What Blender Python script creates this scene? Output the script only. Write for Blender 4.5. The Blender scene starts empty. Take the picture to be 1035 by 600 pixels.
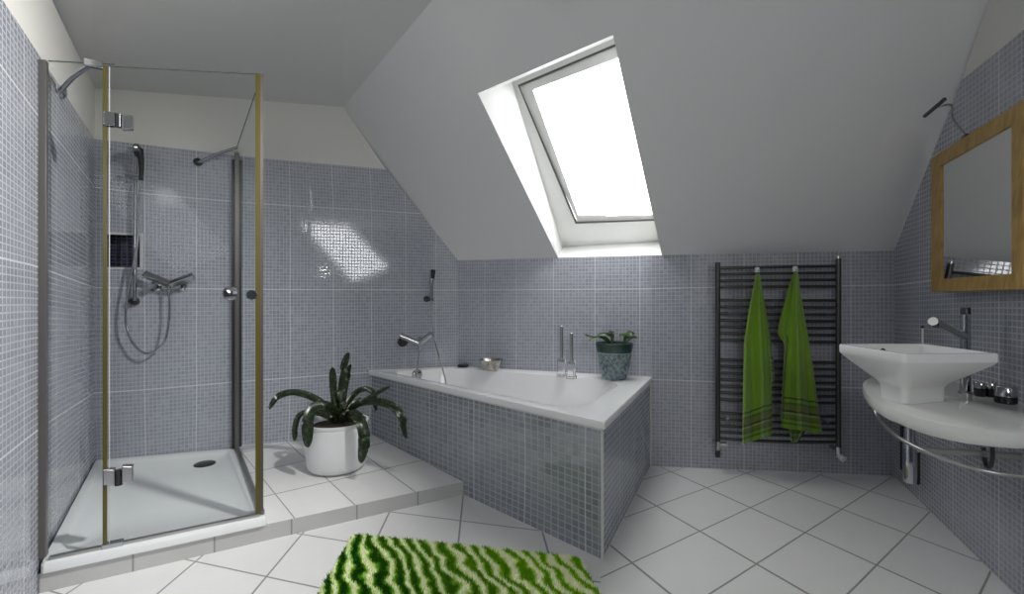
import bpy, bmesh, math, random
import numpy as np
from mathutils import Vector, Matrix
random.seed(7)
C = bpy.context.scene.collection
sc = bpy.context.scene
PI = math.pi
# ------------------------------------------------------------------ measuring helpers
F, CX, Y0, H = 480.0, 517.5, 300.0, 1.0
def ray(px, py): return Vector(((px-CX)/F, 1.0, (Y0-py)/F))
EYE = Vector((0, 0, H))
def at(px, py, Y): return EYE + ray(px, py)*Y
def onz(px, py, z):
    r = ray(px, py); return EYE + r*((z-H)/r.z)
def onpl(px, py, P, n):
    r = ray(px, py); return EYE + r*((P-EYE).dot(n)/r.dot(n))
def gp(px, dy):                       # plan point seen in column px whose floor point lies dy below the horizon
    Y = F*H/dy; return Vector(((px-CX)/F*Y, Y, 0))
def pxof(p): return CX+F*p[0]/p[1], Y0-F*(p[2]-H)/p[1]
def lerp(a, b, t): return a+(b-a)*t
def interp(x, xs, ys): return float(np.interp(x, xs, ys))
class TPS:                            # smooth map from measured points to tile counts
    def __init__(s, pts, vals, lam=1e-4):
        s.P = np.array(pts, float); n = len(pts)
        K = s.U(s.P, s.P)+np.eye(n)*lam; Q = np.hstack([np.ones((n, 1)), s.P])
        A = np.zeros((n+3, n+3)); A[:n, :n] = K; A[:n, n:] = Q; A[n:, :n] = Q.T
        s.w = np.linalg.solve(A, np.vstack([np.array(vals, float), np.zeros((3, np.array(vals).shape[1]))]))
    def U(s, a, b):
        d = ((a[:, None]-b[None])**2).sum(-1); return d*np.log(d+1e-12)
    def __call__(s, x, y):
        a = np.array([[x, y]], float)
        return (np.hstack([s.U(a, s.P), np.ones((1, 1)), a]) @ s.w)[0]
def homog(pts, lines=()):             # plane homography from full points ((x,y),a,b) and one-coordinate constraints ((x,y),a or None,b or None)
    P = [p for p, a, b in list(pts)+list(lines)]; c = np.mean(P, 0); sc_ = np.std(P)
    rows = []
    for p, a, b in list(pts)+list(lines):
        q = np.array([(p[0]-c[0])/sc_, (p[1]-c[1])/sc_, 1.]); z = np.zeros(3)
        if a is not None: rows.append(np.concatenate([q, z, -a*q]))
        if b is not None: rows.append(np.concatenate([z, q, -b*q]))
    h = np.linalg.svd(np.array(rows))[2][-1].reshape(3, 3)
    def f(x, y):
        r = h @ np.array([(x-c[0])/sc_, (y-c[1])/sc_, 1.]); return r[:2]/r[2]
    return f
# ------------------------------------------------------------------ materials
def mat(name, col=(.8, .8, .8), rough=.5, metal=0, spec=.5, **kw):
    m = bpy.data.materials.new(name); m.use_nodes = True
    b = m.node_tree.nodes['Principled BSDF']
    b.inputs['Base Color'].default_value = (*col, 1); b.inputs['Roughness'].default_value = rough
    b.inputs['Metallic'].default_value = metal; b.inputs['Specular IOR Level'].default_value = spec
    for k, v in kw.items(): b.inputs[k].default_value = v
    return m
def nn(m, t, **kw):
    n = m.node_tree.nodes.new(t)
    for k, v in kw.items(): setattr(n, k, v)
    return n
def lk(m, a, b): m.node_tree.links.new(a, b)
def math_n(m, op, a, b=None, c=None):
    n = nn(m, 'ShaderNodeMath', operation=op)
    for i, v in enumerate((a, b, c)):
        if v is None: continue
        if isinstance(v, (int, float)): n.inputs[i].default_value = v
        else: lk(m, v, n.inputs[i])
    return n.outputs[0]
def bsdf(m): return m.node_tree.nodes['Principled BSDF']
def ramp(m, fac, stops):
    r = nn(m, 'ShaderNodeValToRGB'); e = r.color_ramp.elements
    while len(e) < len(stops): e.new(.5)
    for x, (p, c) in zip(e, stops): x.position = p; x.color = (*c, 1)
    lk(m, fac, r.inputs[0]); return r.outputs[0]
def mixc(m, f, a, b):
    n = nn(m, 'ShaderNodeMix', data_type='RGBA')
    if isinstance(f, (int, float)): n.inputs[0].default_value = f
    else: lk(m, f, n.inputs[0])
    for i, v in ((6, a), (7, b)):
        if isinstance(v, tuple): n.inputs[i].default_value = (*v, 1)
        else: lk(m, v, n.inputs[i])
    return n.outputs[2]
def mosaic(name, NU=13, NV=25, dark=(.295, .307, .358), light=(.362, .376, .430), grout=(.44, .455, .50), sheet=(.62, .63, .65), rough=.075, w=.11):
    m = mat(name, rough=rough, spec=1.0)
    uv = nn(m, 'ShaderNodeUVMap'); sp = nn(m, 'ShaderNodeSeparateXYZ'); lk(m, uv.outputs[0], sp.inputs[0])
    U, V = sp.outputs[0], sp.outputs[1]
    cu, cv = math_n(m, 'MULTIPLY', U, NU), math_n(m, 'MULTIPLY', V, NV)
    def edge(x, w):                   # 1 inside the tile, 0 on the joint
        f = math_n(m, 'FRACT', x); f = math_n(m, 'SUBTRACT', f, .5); f = math_n(m, 'ABSOLUTE', f)
        return math_n(m, 'LESS_THAN', f, .5-w)
    tile = math_n(m, 'MULTIPLY', edge(cu, w), edge(cv, w))
    sh = math_n(m, 'MULTIPLY', edge(U, .010), edge(V, .006))
    fl = nn(m, 'ShaderNodeCombineXYZ'); lk(m, math_n(m, 'FLOOR', cu), fl.inputs[0]); lk(m, math_n(m, 'FLOOR', cv), fl.inputs[1])
    wn = nn(m, 'ShaderNodeTexWhiteNoise', noise_dimensions='2D'); lk(m, fl.outputs[0], wn.inputs[0])
    no = nn(m, 'ShaderNodeTexNoise'); no.inputs['Scale'].default_value = 1.7; no.inputs['Detail'].default_value = 5; lk(m, uv.outputs[0], no.inputs[0])
    fac = math_n(m, 'ADD', math_n(m, 'MULTIPLY', wn.outputs[0], .75), math_n(m, 'MULTIPLY', no.outputs[0], .35))
    c = ramp(m, fac, [(.0, (dark[0]*.7, dark[1]*.7, dark[2]*.73)), (.12, dark), (.8, light), (1, tuple(x*1.15 for x in light))])
    c = mixc(m, tile, grout, c); c = mixc(m, sh, sheet, c)
    lk(m, c, bsdf(m).inputs['Base Color'])
    hgt = math_n(m, 'MULTIPLY', tile, sh)
    r = math_n(m, 'SUBTRACT', .6, math_n(m, 'MULTIPLY', hgt, .6-rough)); lk(m, r, bsdf(m).inputs['Roughness'])
    # each little tile sits at its own very slight tilt
    hh = math_n(m, 'ADD', hgt, math_n(m, 'MULTIPLY', wn.outputs[0], .18))
    bp = nn(m, 'ShaderNodeBump'); bp.inputs['Strength'].default_value = .25; bp.inputs['Distance'].default_value = .002
    lk(m, hh, bp.inputs['Height']); lk(m, bp.outputs[0], bsdf(m).inputs['Normal'])
    return m
def floor_mat(name, col=(.80, .795, .78), g=(.30, .29, .285), w=.012, rough=.28):
    m = mat(name, col, rough)
    uv = nn(m, 'ShaderNodeUVMap'); sp = nn(m, 'ShaderNodeSeparateXYZ'); lk(m, uv.outputs[0], sp.inputs[0])
    def edge(x):
        f = math_n(m, 'FRACT', x); f = math_n(m, 'SUBTRACT', f, .5); f = math_n(m, 'ABSOLUTE', f)
        return math_n(m, 'LESS_THAN', f, .5-w)
    t = math_n(m, 'MULTIPLY', edge(sp.outputs[0]), edge(sp.outputs[1]))
    fl = nn(m, 'ShaderNodeCombineXYZ'); lk(m, math_n(m, 'FLOOR', sp.outputs[0]), fl.inputs[0]); lk(m, math_n(m, 'FLOOR', sp.outputs[1]), fl.inputs[1])
    wn = nn(m, 'ShaderNodeTexWhiteNoise', noise_dimensions='2D'); lk(m, fl.outputs[0], wn.inputs[0])
    no = nn(m, 'ShaderNodeTexNoise'); no.inputs['Scale'].default_value = 3; no.inputs['Detail'].default_value = 6; lk(m, uv.outputs[0], no.inputs[0])
    f = math_n(m, 'ADD', math_n(m, 'MULTIPLY', wn.outputs[0], .4), math_n(m, 'MULTIPLY', no.outputs[0], .6))
    c = mixc(m, f, tuple(x*.93 for x in col), tuple(min(1, x*1.05) for x in col))
    lk(m, mixc(m, t, g, c), bsdf(m).inputs['Base Color'])
    bp = nn(m, 'ShaderNodeBump'); bp.inputs['Strength'].default_value = .3; bp.inputs['Distance'].default_value = .003
    lk(m, t, bp.inputs['Height']); lk(m, bp.outputs[0], bsdf(m).inputs['Normal'])
    return m
def plaster(name, col):
    m = mat(name, col, .85, spec=.2)
    no = nn(m, 'ShaderNodeTexNoise'); no.inputs['Scale'].default_value = 60; no.inputs['Detail'].default_value = 4
    tc = nn(m, 'ShaderNodeTexCoord'); lk(m, tc.outputs['Object'], no.inputs[0])
    bp = nn(m, 'ShaderNodeBump'); bp.inputs['Strength'].default_value = .06; bp.inputs['Distance'].default_value = .003
    lk(m, no.outputs[0], bp.inputs['Height']); lk(m, bp.outputs[0], bsdf(m).inputs['Normal'])
    return m
def noisy(name, a, b, scale, rough, bump=.0, **kw):
    m = mat(name, a, rough, **kw)
    no = nn(m, 'ShaderNodeTexNoise'); no.inputs['Scale'].default_value = scale; no.inputs['Detail'].default_value = 6
    tc = nn(m, 'ShaderNodeTexCoord'); lk(m, tc.outputs['Object'], no.inputs[0])
    lk(m, ramp(m, no.outputs[0], [(.35, a), (.65, b)]), bsdf(m).inputs['Base Color'])
    if bump:
        bp = nn(m, 'ShaderNodeBump'); bp.inputs['Strength'].default_value = bump; bp.inputs['Distance'].default_value = .004
        lk(m, no.outputs[0], bp.inputs['Height']); lk(m, bp.outputs[0], bsdf(m).inputs['Normal'])
    return m
def glass_mat(name, tint=(.93, .97, .965), refl=1.0, rough=0.0):
    m = bpy.data.materials.new(name); m.use_nodes = True; nt = m.node_tree; nt.nodes.clear()
    o = nn(m, 'ShaderNodeOutputMaterial'); t = nn(m, 'ShaderNodeBsdfTransparent'); t.inputs[0].default_value = (*tint, 1)
    g = nn(m, 'ShaderNodeBsdfGlossy'); g.inputs['Roughness'].default_value = rough
    fr = nn(m, 'ShaderNodeFresnel'); fr.inputs[0].default_value = 1.45
    mx = nn(m, 'ShaderNodeMixShader'); lk(m, math_n(m, 'MULTIPLY', fr.outputs[0], refl), mx.inputs[0]); lk(m, t.outputs[0], mx.inputs[1]); lk(m, g.outputs[0], mx.inputs[2])
    lk(m, mx.outputs[0], o.inputs[0]); return m
M = {}
M['tile'] = mosaic('mosaic_tile')
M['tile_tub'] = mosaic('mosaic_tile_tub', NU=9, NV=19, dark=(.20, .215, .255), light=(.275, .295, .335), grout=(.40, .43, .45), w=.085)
M['floor'] = floor_mat('floor_tile')
M['step'] = floor_mat('step_tile', w=.010)
M['riser'] = floor_mat('riser_tile_shaded', col=(.52, .52, .51), w=.012)  # step tile made darker: the riser's shade is put into its colour
M['wall'] = plaster('white_plaster', (.72, .71, .67))
M['ceil'] = plaster('ceiling_paint_shaded', (.66, .66, .645)); M['slope'] = plaster('sloping_ceiling_paint', (.71, .71, .71))  # flat part's shade put into its paint, so the ridge shows
M['wpaint'] = mat('window_paint', (.88, .88, .86), .35)
M['ceramic'] = mat('white_ceramic', (.86, .86, .85), .10)
M['acrylic'] = mat('white_acrylic', (.88, .88, .88), .12)
M['tray'] = mat('tray_acrylic', (.80, .82, .82), .22)
M['chrome'] = mat('chrome', (.46, .47, .49), .10, 1)
M['satin'] = mat('satin_metal', (.42, .42, .41), .28, 1)
M['profile'] = mat('profile_metal', (.15, .142, .135), .3, .5)
M['darkm'] = mat('dark_metal', (.05, .05, .052), .3, .6)
M['rad'] = mat('anthracite_enamel', (.075, .074, .070), .33, .7)
M['black'] = mat('black_plastic', (.012, .012, .014), .25)
M['glass'] = glass_mat('clear_glass', (.985, .992, .99), .07)
M['gblock'] = mat('crystal', (1, 1, 1), .2, **{'Transmission Weight': 1.0, 'IOR': 1.45})
M['seal'] = mat('yellowed_seal', (.085, .068, .009), .3)
M['navy'] = mosaic('niche_tile', dark=(.012, .015, .035), light=(.03, .034, .07), grout=(.06, .065, .1), sheet=(.06, .065, .1))
M['caulk'] = mat('pale_joint', (.62, .62, .61), .5)
M['pot'] = mat('white_pot', (.80, .80, .81), .30)
M['soil'] = noisy('soil', (.02, .015, .01), (.06, .045, .03), 60, .95, .6)
def glow(n, col, st):
    m = mat(n, (.85, .85, .85), .6); bsdf(m).inputs['Emission Color'].default_value = (*col, 1); bsdf(m).inputs['Emission Strength'].default_value = st; return m
M['blind'] = glow('backlit_blind', (.97, .985, 1), 6.0); M['sky3'] = glow('bright_sky_pane', (.97, .985, 1), 6.5)
M['mirror'] = mat('mirror', (.86, .87, .86), .02, 1)
M['steel'] = noisy('hammered_steel', (.28, .27, .24), (.60, .58, .52), 55, .22, .7, metal=1)
# wood
m = M['wood'] = mat('oak', (.4, .25, .08), .42)
tc = nn(m, 'ShaderNodeTexCoord'); mp = nn(m, 'ShaderNodeMapping'); mp.inputs['Scale'].default_value = (9, 9, 2.2)
no = nn(m, 'ShaderNodeTexNoise'); no.inputs['Scale'].default_value = 5; no.inputs['Detail'].default_value = 8; no.inputs['Distortion'].default_value = .8
lk(m, tc.outputs['Object'], mp.inputs[0]); lk(m, mp.outputs[0], no.inputs[0])
lk(m, ramp(m, no.outputs[0], [(.3, (.30, .18, .045)), (.55, (.44, .28, .075)), (.8, (.55, .37, .12))]), bsdf(m).inputs['Base Color'])
# towel terry with striped border (v = height above the hem in metres, in the UV map)
def terry(name, base, dk):
    m = mat(name, base, .95, spec=.1); b = bsdf(m); b.inputs['Sheen Weight'].default_value = .5; b.inputs['Sheen Roughness'].default_value = .5
    uv = nn(m, 'ShaderNodeUVMap'); sp = nn(m, 'ShaderNodeSeparateXYZ'); lk(m, uv.outputs[0], sp.inputs[0])
    S = [(.0, base), (.10, dk), (.16, base), (.22, dk), (.28, (.16, .17, .03)), (.36, (.28, .42, .12)), (.41, (.015, .035, .004)), (.46, (.17, .19, .03)), (.60, dk), (.66, base), (.74, (.02, .05, .004)), (.78, base)]
    r = nn(m, 'ShaderNodeValToRGB'); r.color_ramp.interpolation = 'CONSTANT'; e = r.color_ramp.elements
    while len(e) < len(S): e.new(.5)
    for x, (p, c) in zip(e, S): x.position = p; x.color = (*c, 1)
    lk(m, math_n(m, 'MULTIPLY', sp.outputs[1], 4.6), r.inputs[0])
    no = nn(m, 'ShaderNodeTexNoise'); no.inputs['Scale'].default_value = 160; no.inputs['Detail'].default_value = 3
    tc = nn(m, 'ShaderNodeTexCoord'); lk(m, tc.outputs['Object'], no.inputs[0])
    lk(m, mixc(m, math_n(m, 'MULTIPLY', no.outputs[0], .5), r.outputs[0], tuple(x*.35 for x in base)), b.inputs['Base Color'])
    bp = nn(m, 'ShaderNodeBump'); bp.inputs['Strength'].default_value = .8; bp.inputs['Distance'].default_value = .004
    lk(m, no.outputs[0], bp.inputs['Height']); lk(m, bp.outputs[0], b.inputs['Normal'])
    return m
M['towel'] = terry('green_terry', (.20, .385, .022), (.07, .15, .008))
# leaves
m = M['leaf'] = mat('mottled_leaf', (.05, .1, .03), .28)
tc = nn(m, 'ShaderNodeUVMap'); mp = nn(m, 'ShaderNodeMapping'); mp.inputs['Scale'].default_value = (2.2, 30, 1)
no = nn(m, 'ShaderNodeTexNoise'); no.inputs['Scale'].default_value = 1.2; no.inputs['Detail'].default_value = 7; no.inputs['Roughness'].default_value = .7
lk(m, tc.outputs[0], mp.inputs[0]); lk(m, mp.outputs[0], no.inputs[0])
lk(m, ramp(m, no.outputs[0], [(.38, (.003, .005, .002)), (.52, (.012, .024, .006)), (.60, (.035, .065, .02)), (.66, (.34, .36, .30))]), bsdf(m).inputs['Base Color'])
M['succ'] = noisy('succulent_leaf', (.03, .06, .018), (.10, .16, .06), 40, .3)
M['glaze'] = noisy('blue_green_glaze', (.06, .09, .10), (.26, .33, .35), 60, .22, .4)
M['glazerim'] = noisy('dark_green_glaze', (.012, .035, .028), (.03, .07, .055), 25, .15)
M['lineglaze'] = mat('pale_glaze_line', (.34, .40, .36), .3)

# ------------------------------------------------------------------ object helpers
ORG = {}
def empty(name, loc, label, cat, group=None):
    o = bpy.data.objects.new(name, None); C.objects.link(o); o.location = loc; o.empty_display_size = .05
    o['label'] = label; o['category'] = cat
    if group: o['group'] = group
    ORG[o] = Vector(loc); return o
def tag(o, label, cat, group=None):
    o['label'] = label; o['category'] = cat
    if group: o['group'] = group
    return o
def obj(name, vf, m, parent=None, smooth=True, loc=None, uv=None, mi=None, bevel=0, subd=0, label=None):
    v, f = vf; org = ORG[parent] if parent is not None else Vector(loc if loc is not None else (0, 0, 0))
    me = bpy.data.meshes.new(name); me.from_pydata([tuple(Vector(p)-org) for p in v], [], f)
    for x in (m if isinstance(m, (list, tuple)) else [m]): me.materials.append(x)
    if mi is not None: me.polygons.foreach_set('material_index', mi)
    if uv is not None:
        l = me.uv_layers.new(name='UVMap')
        for i, lp in enumerate(me.loops): l.data[i].uv = uv[lp.vertex_index]
    me.polygons.foreach_set('use_smooth', [smooth]*len(f)); me.update()
    bm = bmesh.new(); bm.from_mesh(me)
    if not uv: bmesh.ops.recalc_face_normals(bm, faces=bm.faces)
    bm.to_mesh(me); bm.free()
    if smooth:
        try: me.set_sharp_from_angle(angle=math.radians(40))
        except Exception: pass
    o = bpy.data.objects.new(name, me); C.objects.link(o)
    if parent is not None: o.parent = parent
    else: o.location = org
    ORG[o] = org
    if bevel:
        b = o.modifiers.new('bevel', 'BEVEL'); b.width = bevel; b.segments = 3; b.limit_method = 'ANGLE'; b.angle_limit = math.radians(50)
    if subd:
        s = o.modifiers.new('sub', 'SUBSURF'); s.levels = subd; s.render_levels = subd
    if label: o['label'] = label
    return o
def struct(name, vf, m, **kw):
    o = obj(name, vf, m, **kw)
    if kw.get('parent') is None: o['kind'] = 'structure'
    return o
def join(*parts):
    V, Fc = [], []
    for v, f in parts:
        n = len(V); V += list(v); Fc += [tuple(i+n for i in q) for q in f]
    return V, Fc
def box8(b, t):                       # b, t: four bottom and four top points
    return list(b)+list(t), [(3, 2, 1, 0), (4, 5, 6, 7)]+[(i, (i+1) % 4, (i+1) % 4+4, i+4) for i in range(4)]
def box(c, ax, ay, az):               # centre and three half-axis vectors
    c, ax, ay, az = map(Vector, (c, ax, ay, az))
    q = [(-1, -1), (1, -1), (1, 1), (-1, 1)]
    return box8([c+ax*a+ay*b-az for a, b in q], [c+ax*a+ay*b+az for a, b in q])
def frame_of(d):
    d = d.normalized(); u = Vector((0, 0, 1)) if abs(d.z) < .95 else Vector((1, 0, 0))
    a = d.cross(u).normalized(); return a, a.cross(d).normalized()
def smoothline(P, k=6):
    P = [Vector(p) for p in P]; out = []
    for i in range(len(P)-1):
        p0, p1, p2, p3 = P[max(i-1, 0)], P[i], P[i+1], P[min(i+2, len(P)-1)]
        for j in range(k):
            t = j/k; out.append(.5*((2*p1)+(p2-p0)*t+(2*p0-5*p1+4*p2-p3)*t*t+(3*p1-p0-3*p2+p3)*t**3))
    out.append(P[-1]); return out
def tube(P, r, seg=10, cap=True):
    P = [Vector(p) for p in P]; V, Fc = [], []; n = len(P)
    rr = r if isinstance(r, (list, tuple)) else [r]*n
    a = None
    for i, p in enumerate(P):
        d = (P[min(i+1, n-1)]-P[max(i-1, 0)]).normalized()
        if a is None: a, b = frame_of(d)
        else:
            a = (a-d*a.dot(d)).normalized(); b = a.cross(d).normalized()
        for k in range(seg):
            t = 2*PI*k/seg; V.append(p+(a*math.cos(t)+b*math.sin(t))*rr[i])
    for i in range(n-1):
        for k in range(seg):
            k2 = (k+1) % seg; Fc.append((i*seg+k, i*seg+k2, (i+1)*seg+k2, (i+1)*seg+k))
    if cap: Fc += [tuple(range(seg))[::-1], tuple((n-1)*seg+k for k in range(seg))]
    return V, Fc
def lathe(c, prof, seg=32, axis=(0, 0, 1), sq=None):   # prof: (radius, height)
    c = Vector(c); ax = Vector(axis).normalized(); a, b = frame_of(ax); V, Fc = [], []
    if abs(ax.z) > .95: a, b = Vector((1, 0, 0)), Vector((0, 1, 0))
    for r, h in prof:
        for k in range(seg):
            t = 2*PI*k/seg; V.append(c+ax*h+(a*math.cos(t)+b*math.sin(t))*max(r, 1e-4))
    for i in range(len(prof)-1):
        for k in range(seg):
            k2 = (k+1) % seg; Fc.append((i*seg+k, i*seg+k2, (i+1)*seg+k2, (i+1)*seg+k))
    Fc += [tuple(range(seg))[::-1], tuple((len(prof)-1)*seg+k for k in range(seg))]
    return V, Fc
def grid(fn, nu, nv, closeu=False):
    V = [fn(i/nu, j/nv) for j in range(nv+1) for i in range(nu+1)]
    return V, [(j*(nu+1)+i, j*(nu+1)+i+1, (j+1)*(nu+1)+i+1, (j+1)*(nu+1)+i) for j in range(nv) for i in range(nu)]
def prism(poly, z0, z1):              # poly: plan points; z may be numbers
    n = len(poly); V = [Vector((p[0], p[1], z0)) for p in poly]+[Vector((p[0], p[1], z1)) for p in poly]
    return V, [tuple(range(n))[::-1], tuple(range(n, 2*n))]+[(i, (i+1) % n, (i+1) % n+n, i+n) for i in range(n)]

# ------------------------------------------------------------------ the room plan (metres; camera height = 1)
C0, C1, K, C2 = gp(95.6, 183), gp(462.7, 148), gp(657.5, 171), gp(903.8, 181)
L = gp(-20, 183+2.028*115.6); R = gp(1060, 181+.983*156)
BL, BR = Vector((-1.32, -1.6, 0)), Vector((1.66, -1.6, 0))
def wall_n(A, B):                     # normal towards the room's middle
    d = (B-A).normalized(); n = Vector((-d.y, d.x, 0))
    return n if n.dot(Vector((0, .8, 0))-A) > 0 else -n
def s_at(A, B, px):
    n = wall_n(A, B); p = onpl(px, 300, A, n); return (p-A).dot(B-A)/(B-A).length_squared
def wp(A, B, px, py, off=0):          # point of the wall (or of a plane off it) seen at a pixel
    n = wall_n(A, B); return onpl(px, py, A+n*off, n)
def wall(name, A, B, cols, rows, tiletop, top, uvfn, hole=None, mats=None):
    V, Fc, UV, MI = [], [], [], []
    ss = sorted(set([0, 1]+[i/16 for i in range(17)]+cols)); ss = [s for i, s in enumerate(ss) if i == 0 or s-ss[i-1] > 1e-4]
    nr = len(rows)
    for s in ss:
        p = lerp(A, B, s); tt = tiletop(s); tp = top(s)
        for z in rows+[None]: 
            zz = tt if z is None else min(z, tt); V.append(Vector((p.x, p.y, zz))); UV.append(tuple(uvfn(s, zz)))
        V.append(Vector((p.x, p.y, max(tp, tt)))); UV.append((0, 0))
    st = nr+2
    for i in range(len(ss)-1):
        for j in range(nr+1):
            a = i*st+j; q = [a, a+st, a+st+1, a+1]
            P = [V[k] for k in q]
            if max(p.z for p in (P[2], P[3]))-min(p.z for p in (P[0], P[1])) < 1e-5: continue
            sm = (ss[i]+ss[i+1])/2; zm = sum(p.z for p in P)/4
            if hole and hole[0] < sm < hole[1] and hole[2] < zm < hole[3]: continue
            Fc.append(tuple(q)); MI.append(1 if j == nr else 0)
    # drop degenerate corners
    F2, M2 = [], []
    for f, k in zip(Fc, MI):
        g = []
        for i in f:
            if not any((V[i]-V[j]).length < 1e-6 for j in g): g.append(i)
        if len(g) > 2: F2.append(tuple(g)); M2.append(k)
    return struct(name, (V, F2), mats or [M['tile'], M['wall']], uv=UV, mi=M2, smooth=False)
def uv_of(A, B, data):                # data: (px, py, u, v)
    Ln = (B-A).length; P, Q = [], []
    for px, py, u, v in data:
        p = wp(A, B, px, py) if py is not None else None
        P.append(((p-A).dot((B-A).normalized()), p.z)); Q.append((u, v))
    t = TPS(P, Q, 1e-5); return lambda s, z: t(s*Ln, z)
zr = [0, .1, .2, .35, .5, .65, .8, .95, 1.1, 1.25, 1.4, 1.55, 1.7]
# the low back wall (two straight runs)
kc = [(463, .05), (490, 1), (521.8, 2), (559.4, 3), (601.4, 4), (646.8, 5), (698.5, 6), (752, 7), (806.5, 8), (860, 9), (903.8, 9.8)]
def kr(px, xs, ys): return interp(px, xs, ys)
kd = []
for px, u in kc:
    for v, xs, ys in ((2.36, [463, 560, 699, 807, 904], [262.8, 261.3, 257, 254.5, 253.2]), (2, [463, 559, 655, 700, 855, 904], [293, 292.4, 291.8, 290.6, 288.5, 287.8]), (1, [463, 670, 853, 904], [379, 383.5, 391.5, 392.5])):
        kd.append((px, kr(px, xs, ys), u, v))
    if px > 660: kd.append((px, 300+interp(px, [657.5, 904], [171, 181]), u, 0))
def zk(px, py): 
    A, B = (C1, K) if px < 657.5 else (K, C2)
    return wp(A, B, px, py).z
zC1, zK, zC2 = 1.251, 1.247, 1.2586
kd1 = [d for d in kd if d[0] < 660]; kd2 = [d for d in kd if d[0] > 640]
w1 = wall('wall_back', C1, K, [], zr, lambda s: lerp(zC1, zK, s), lambda s: lerp(zC1, zK, s), uv_of(C1, K, kd1))
w2 = wall('wall_back', K, C2, [], zr, lambda s: lerp(zK, zC2, s), lambda s: lerp(zK, zC2, s), uv_of(K, C2, kd2))
# the gable wall on the left
gc = [(96, .05), (146, 1), (199, 2), (246.5, 3), (293.2, 4), (337, 5), (375.7, 6), (410, 7), (441, 8), (462, 8.75)]
gd = []
for px, u in gc:
    gd.append((px, interp(px, [95, 150, 266.6, 375.7, 463], [189, 196, 206.2, 212.5, 218]), u, 3))
    gd.append((px, interp(px, [95, 287, 463], [290.5, 292.4, 293]), u, 2))
    gd.append((px, interp(px, [95.6, 150, 260, 375.7, 463], [397, 393.5, 384, 376, 371]), u, 1))
sG = s_at(C0, C1, 347); sQ = s_at(C0, C1, 390)
G = lerp(C0, C1, sG); zG = onpl(347, 108, C0, wall_n(C0, C1)).z; zQ = wp(C0, C1, 390, 171).z
zC0 = 2.155; zCe = 2.15
ttop = lambda s: interp(s, [0, s_at(C0, C1, 266.6), sQ, 1], [1.872, wp(C0, C1, 266.6, 160).z, zQ, zC1])
wtop = lambda s: interp(s, [0, sG, sQ, 1], [zC0, zG, zQ, zC1])
sN0, sN1 = .0, s_at(C0, C1, 142); zN1, zN0 = wp(C0, C1, 120, 236).z, wp(C0, C1, 120, 271).z
wg = wall('wall_left_back', C0, C1, [sG, sQ, .02, sN1, s_at(C0, C1, 266.6)], sorted(zr+[zN0, zN1]), ttop, wtop, uv_of(C0, C1, gd), hole=(.02, sN1, zN0, zN1))
# niche in the gable wall inside the shower
ng = -wall_n(C0, C1)
def np_(s, z, d): return lerp(C0, C1, s)+Vector((0, 0, z))+ng*d
nv = [np_(s, z, d) for d in (0, .1) for s, z in ((.02, zN0), (sN1, zN0), (sN1, zN1), (.02, zN1))]
struct('wall_niche', (nv, [(4, 5, 6, 7), (0, 1, 5, 4), (1, 2, 6, 5), (2, 3, 7, 6), (3, 0, 4, 7)]), M['navy'], smooth=False, uv=[(p.x*3, p.z*2) for p in nv])
tw = .006
fr = []
for a, b, c, d in ((.02, sN1+.006, zN0-tw, zN0+tw), (.02, sN1+.006, zN1-tw, zN1+tw), (sN1-.001, sN1+.006, zN0, zN1)):
    fr.append(box8([np_(a, c, -.003), np_(b, c, -.003), np_(b, c, .01), np_(a, c, .01)], [np_(a, d, -.003), np_(b, d, -.003), np_(b, d, .01), np_(a, d, .01)]))
struct('trim_1', join(*fr), M['caulk'], smooth=False)
# left wall
ld = []
for px, u in ((95.6, 0), (84.5, -.7), (64.5, -1.7), (35.8, -2.7)):
    ld.append((px, interp(px, [0, 35.8, 50.8, 95], [255.8, 268.8, 274.2, 290.3]), u, 2))
    ld.append((px, interp(px, [0, 34.7, 72, 95], [70.7, 112, 157.9, 189]), u, 3)); ld.append((px, interp(px, [0, 35, 49, 95.6], [459, 437, 426.4, 397]), u, 1))
pl = [wp(L, C0, px, 300) for px in (0, 43)]
sl = lambda px: s_at(L, C0, px)
wall('wall_left', L, C0, [], zr, lambda s: interp(s, [0, sl(10.7), sl(44), 1], [1.80, 1.811, 1.827, 1.872]), lambda s: interp(s, [0, sl(56), 1], [2.12, 2.11, zC0]), uv_of(L, C0, ld))
# right wall
rd = []
for px, u in ((904, 0), (923.6, .8), (955.5, 1.8), (999, 2.8)):
    rd.append((px, 300+181+.983*(px-903.8), u, 0)); rd.append((px, interp(px, [903.6, 939.3, 1030], [287.9, 283.7, 272]), u, 2))
    rd.append((px, 392+interp(px, [904, 999], [0, 30]), u, 1)); rd.append((px, interp(px, [904, 970, 999, 1033], [140, 89.6, 68, 41]), u, 3.38))
sr = lambda px: s_at(C2, R, px)
P2p = wp(C2, R, 1008, 300); zR1, zR2 = wp(C2, R, 972, 81).z, wp(C2, R, 1023, 40).z
wall('wall_right', C2, R, [sr(972), sr(1008)], zr, lambda s: interp(s, [0, sr(972), sr(1023), 1], [zC2, zR1, zR2, zR2]), lambda s: interp(s, [0, sr(972), sr(1008), 1], [zC2, zR1, zCe, zCe]), uv_of(C2, R, rd))
# the part of the room behind the camera
fu = lambda A, B: (lambda s, z: (s*(B-A).length/.33, z/.57))
flat = lambda z: (lambda s: z)
wall('wall_left', BL, L, [], [0, .9], flat(1.80), lambda s: 2.12, fu(BL, L))
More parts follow.
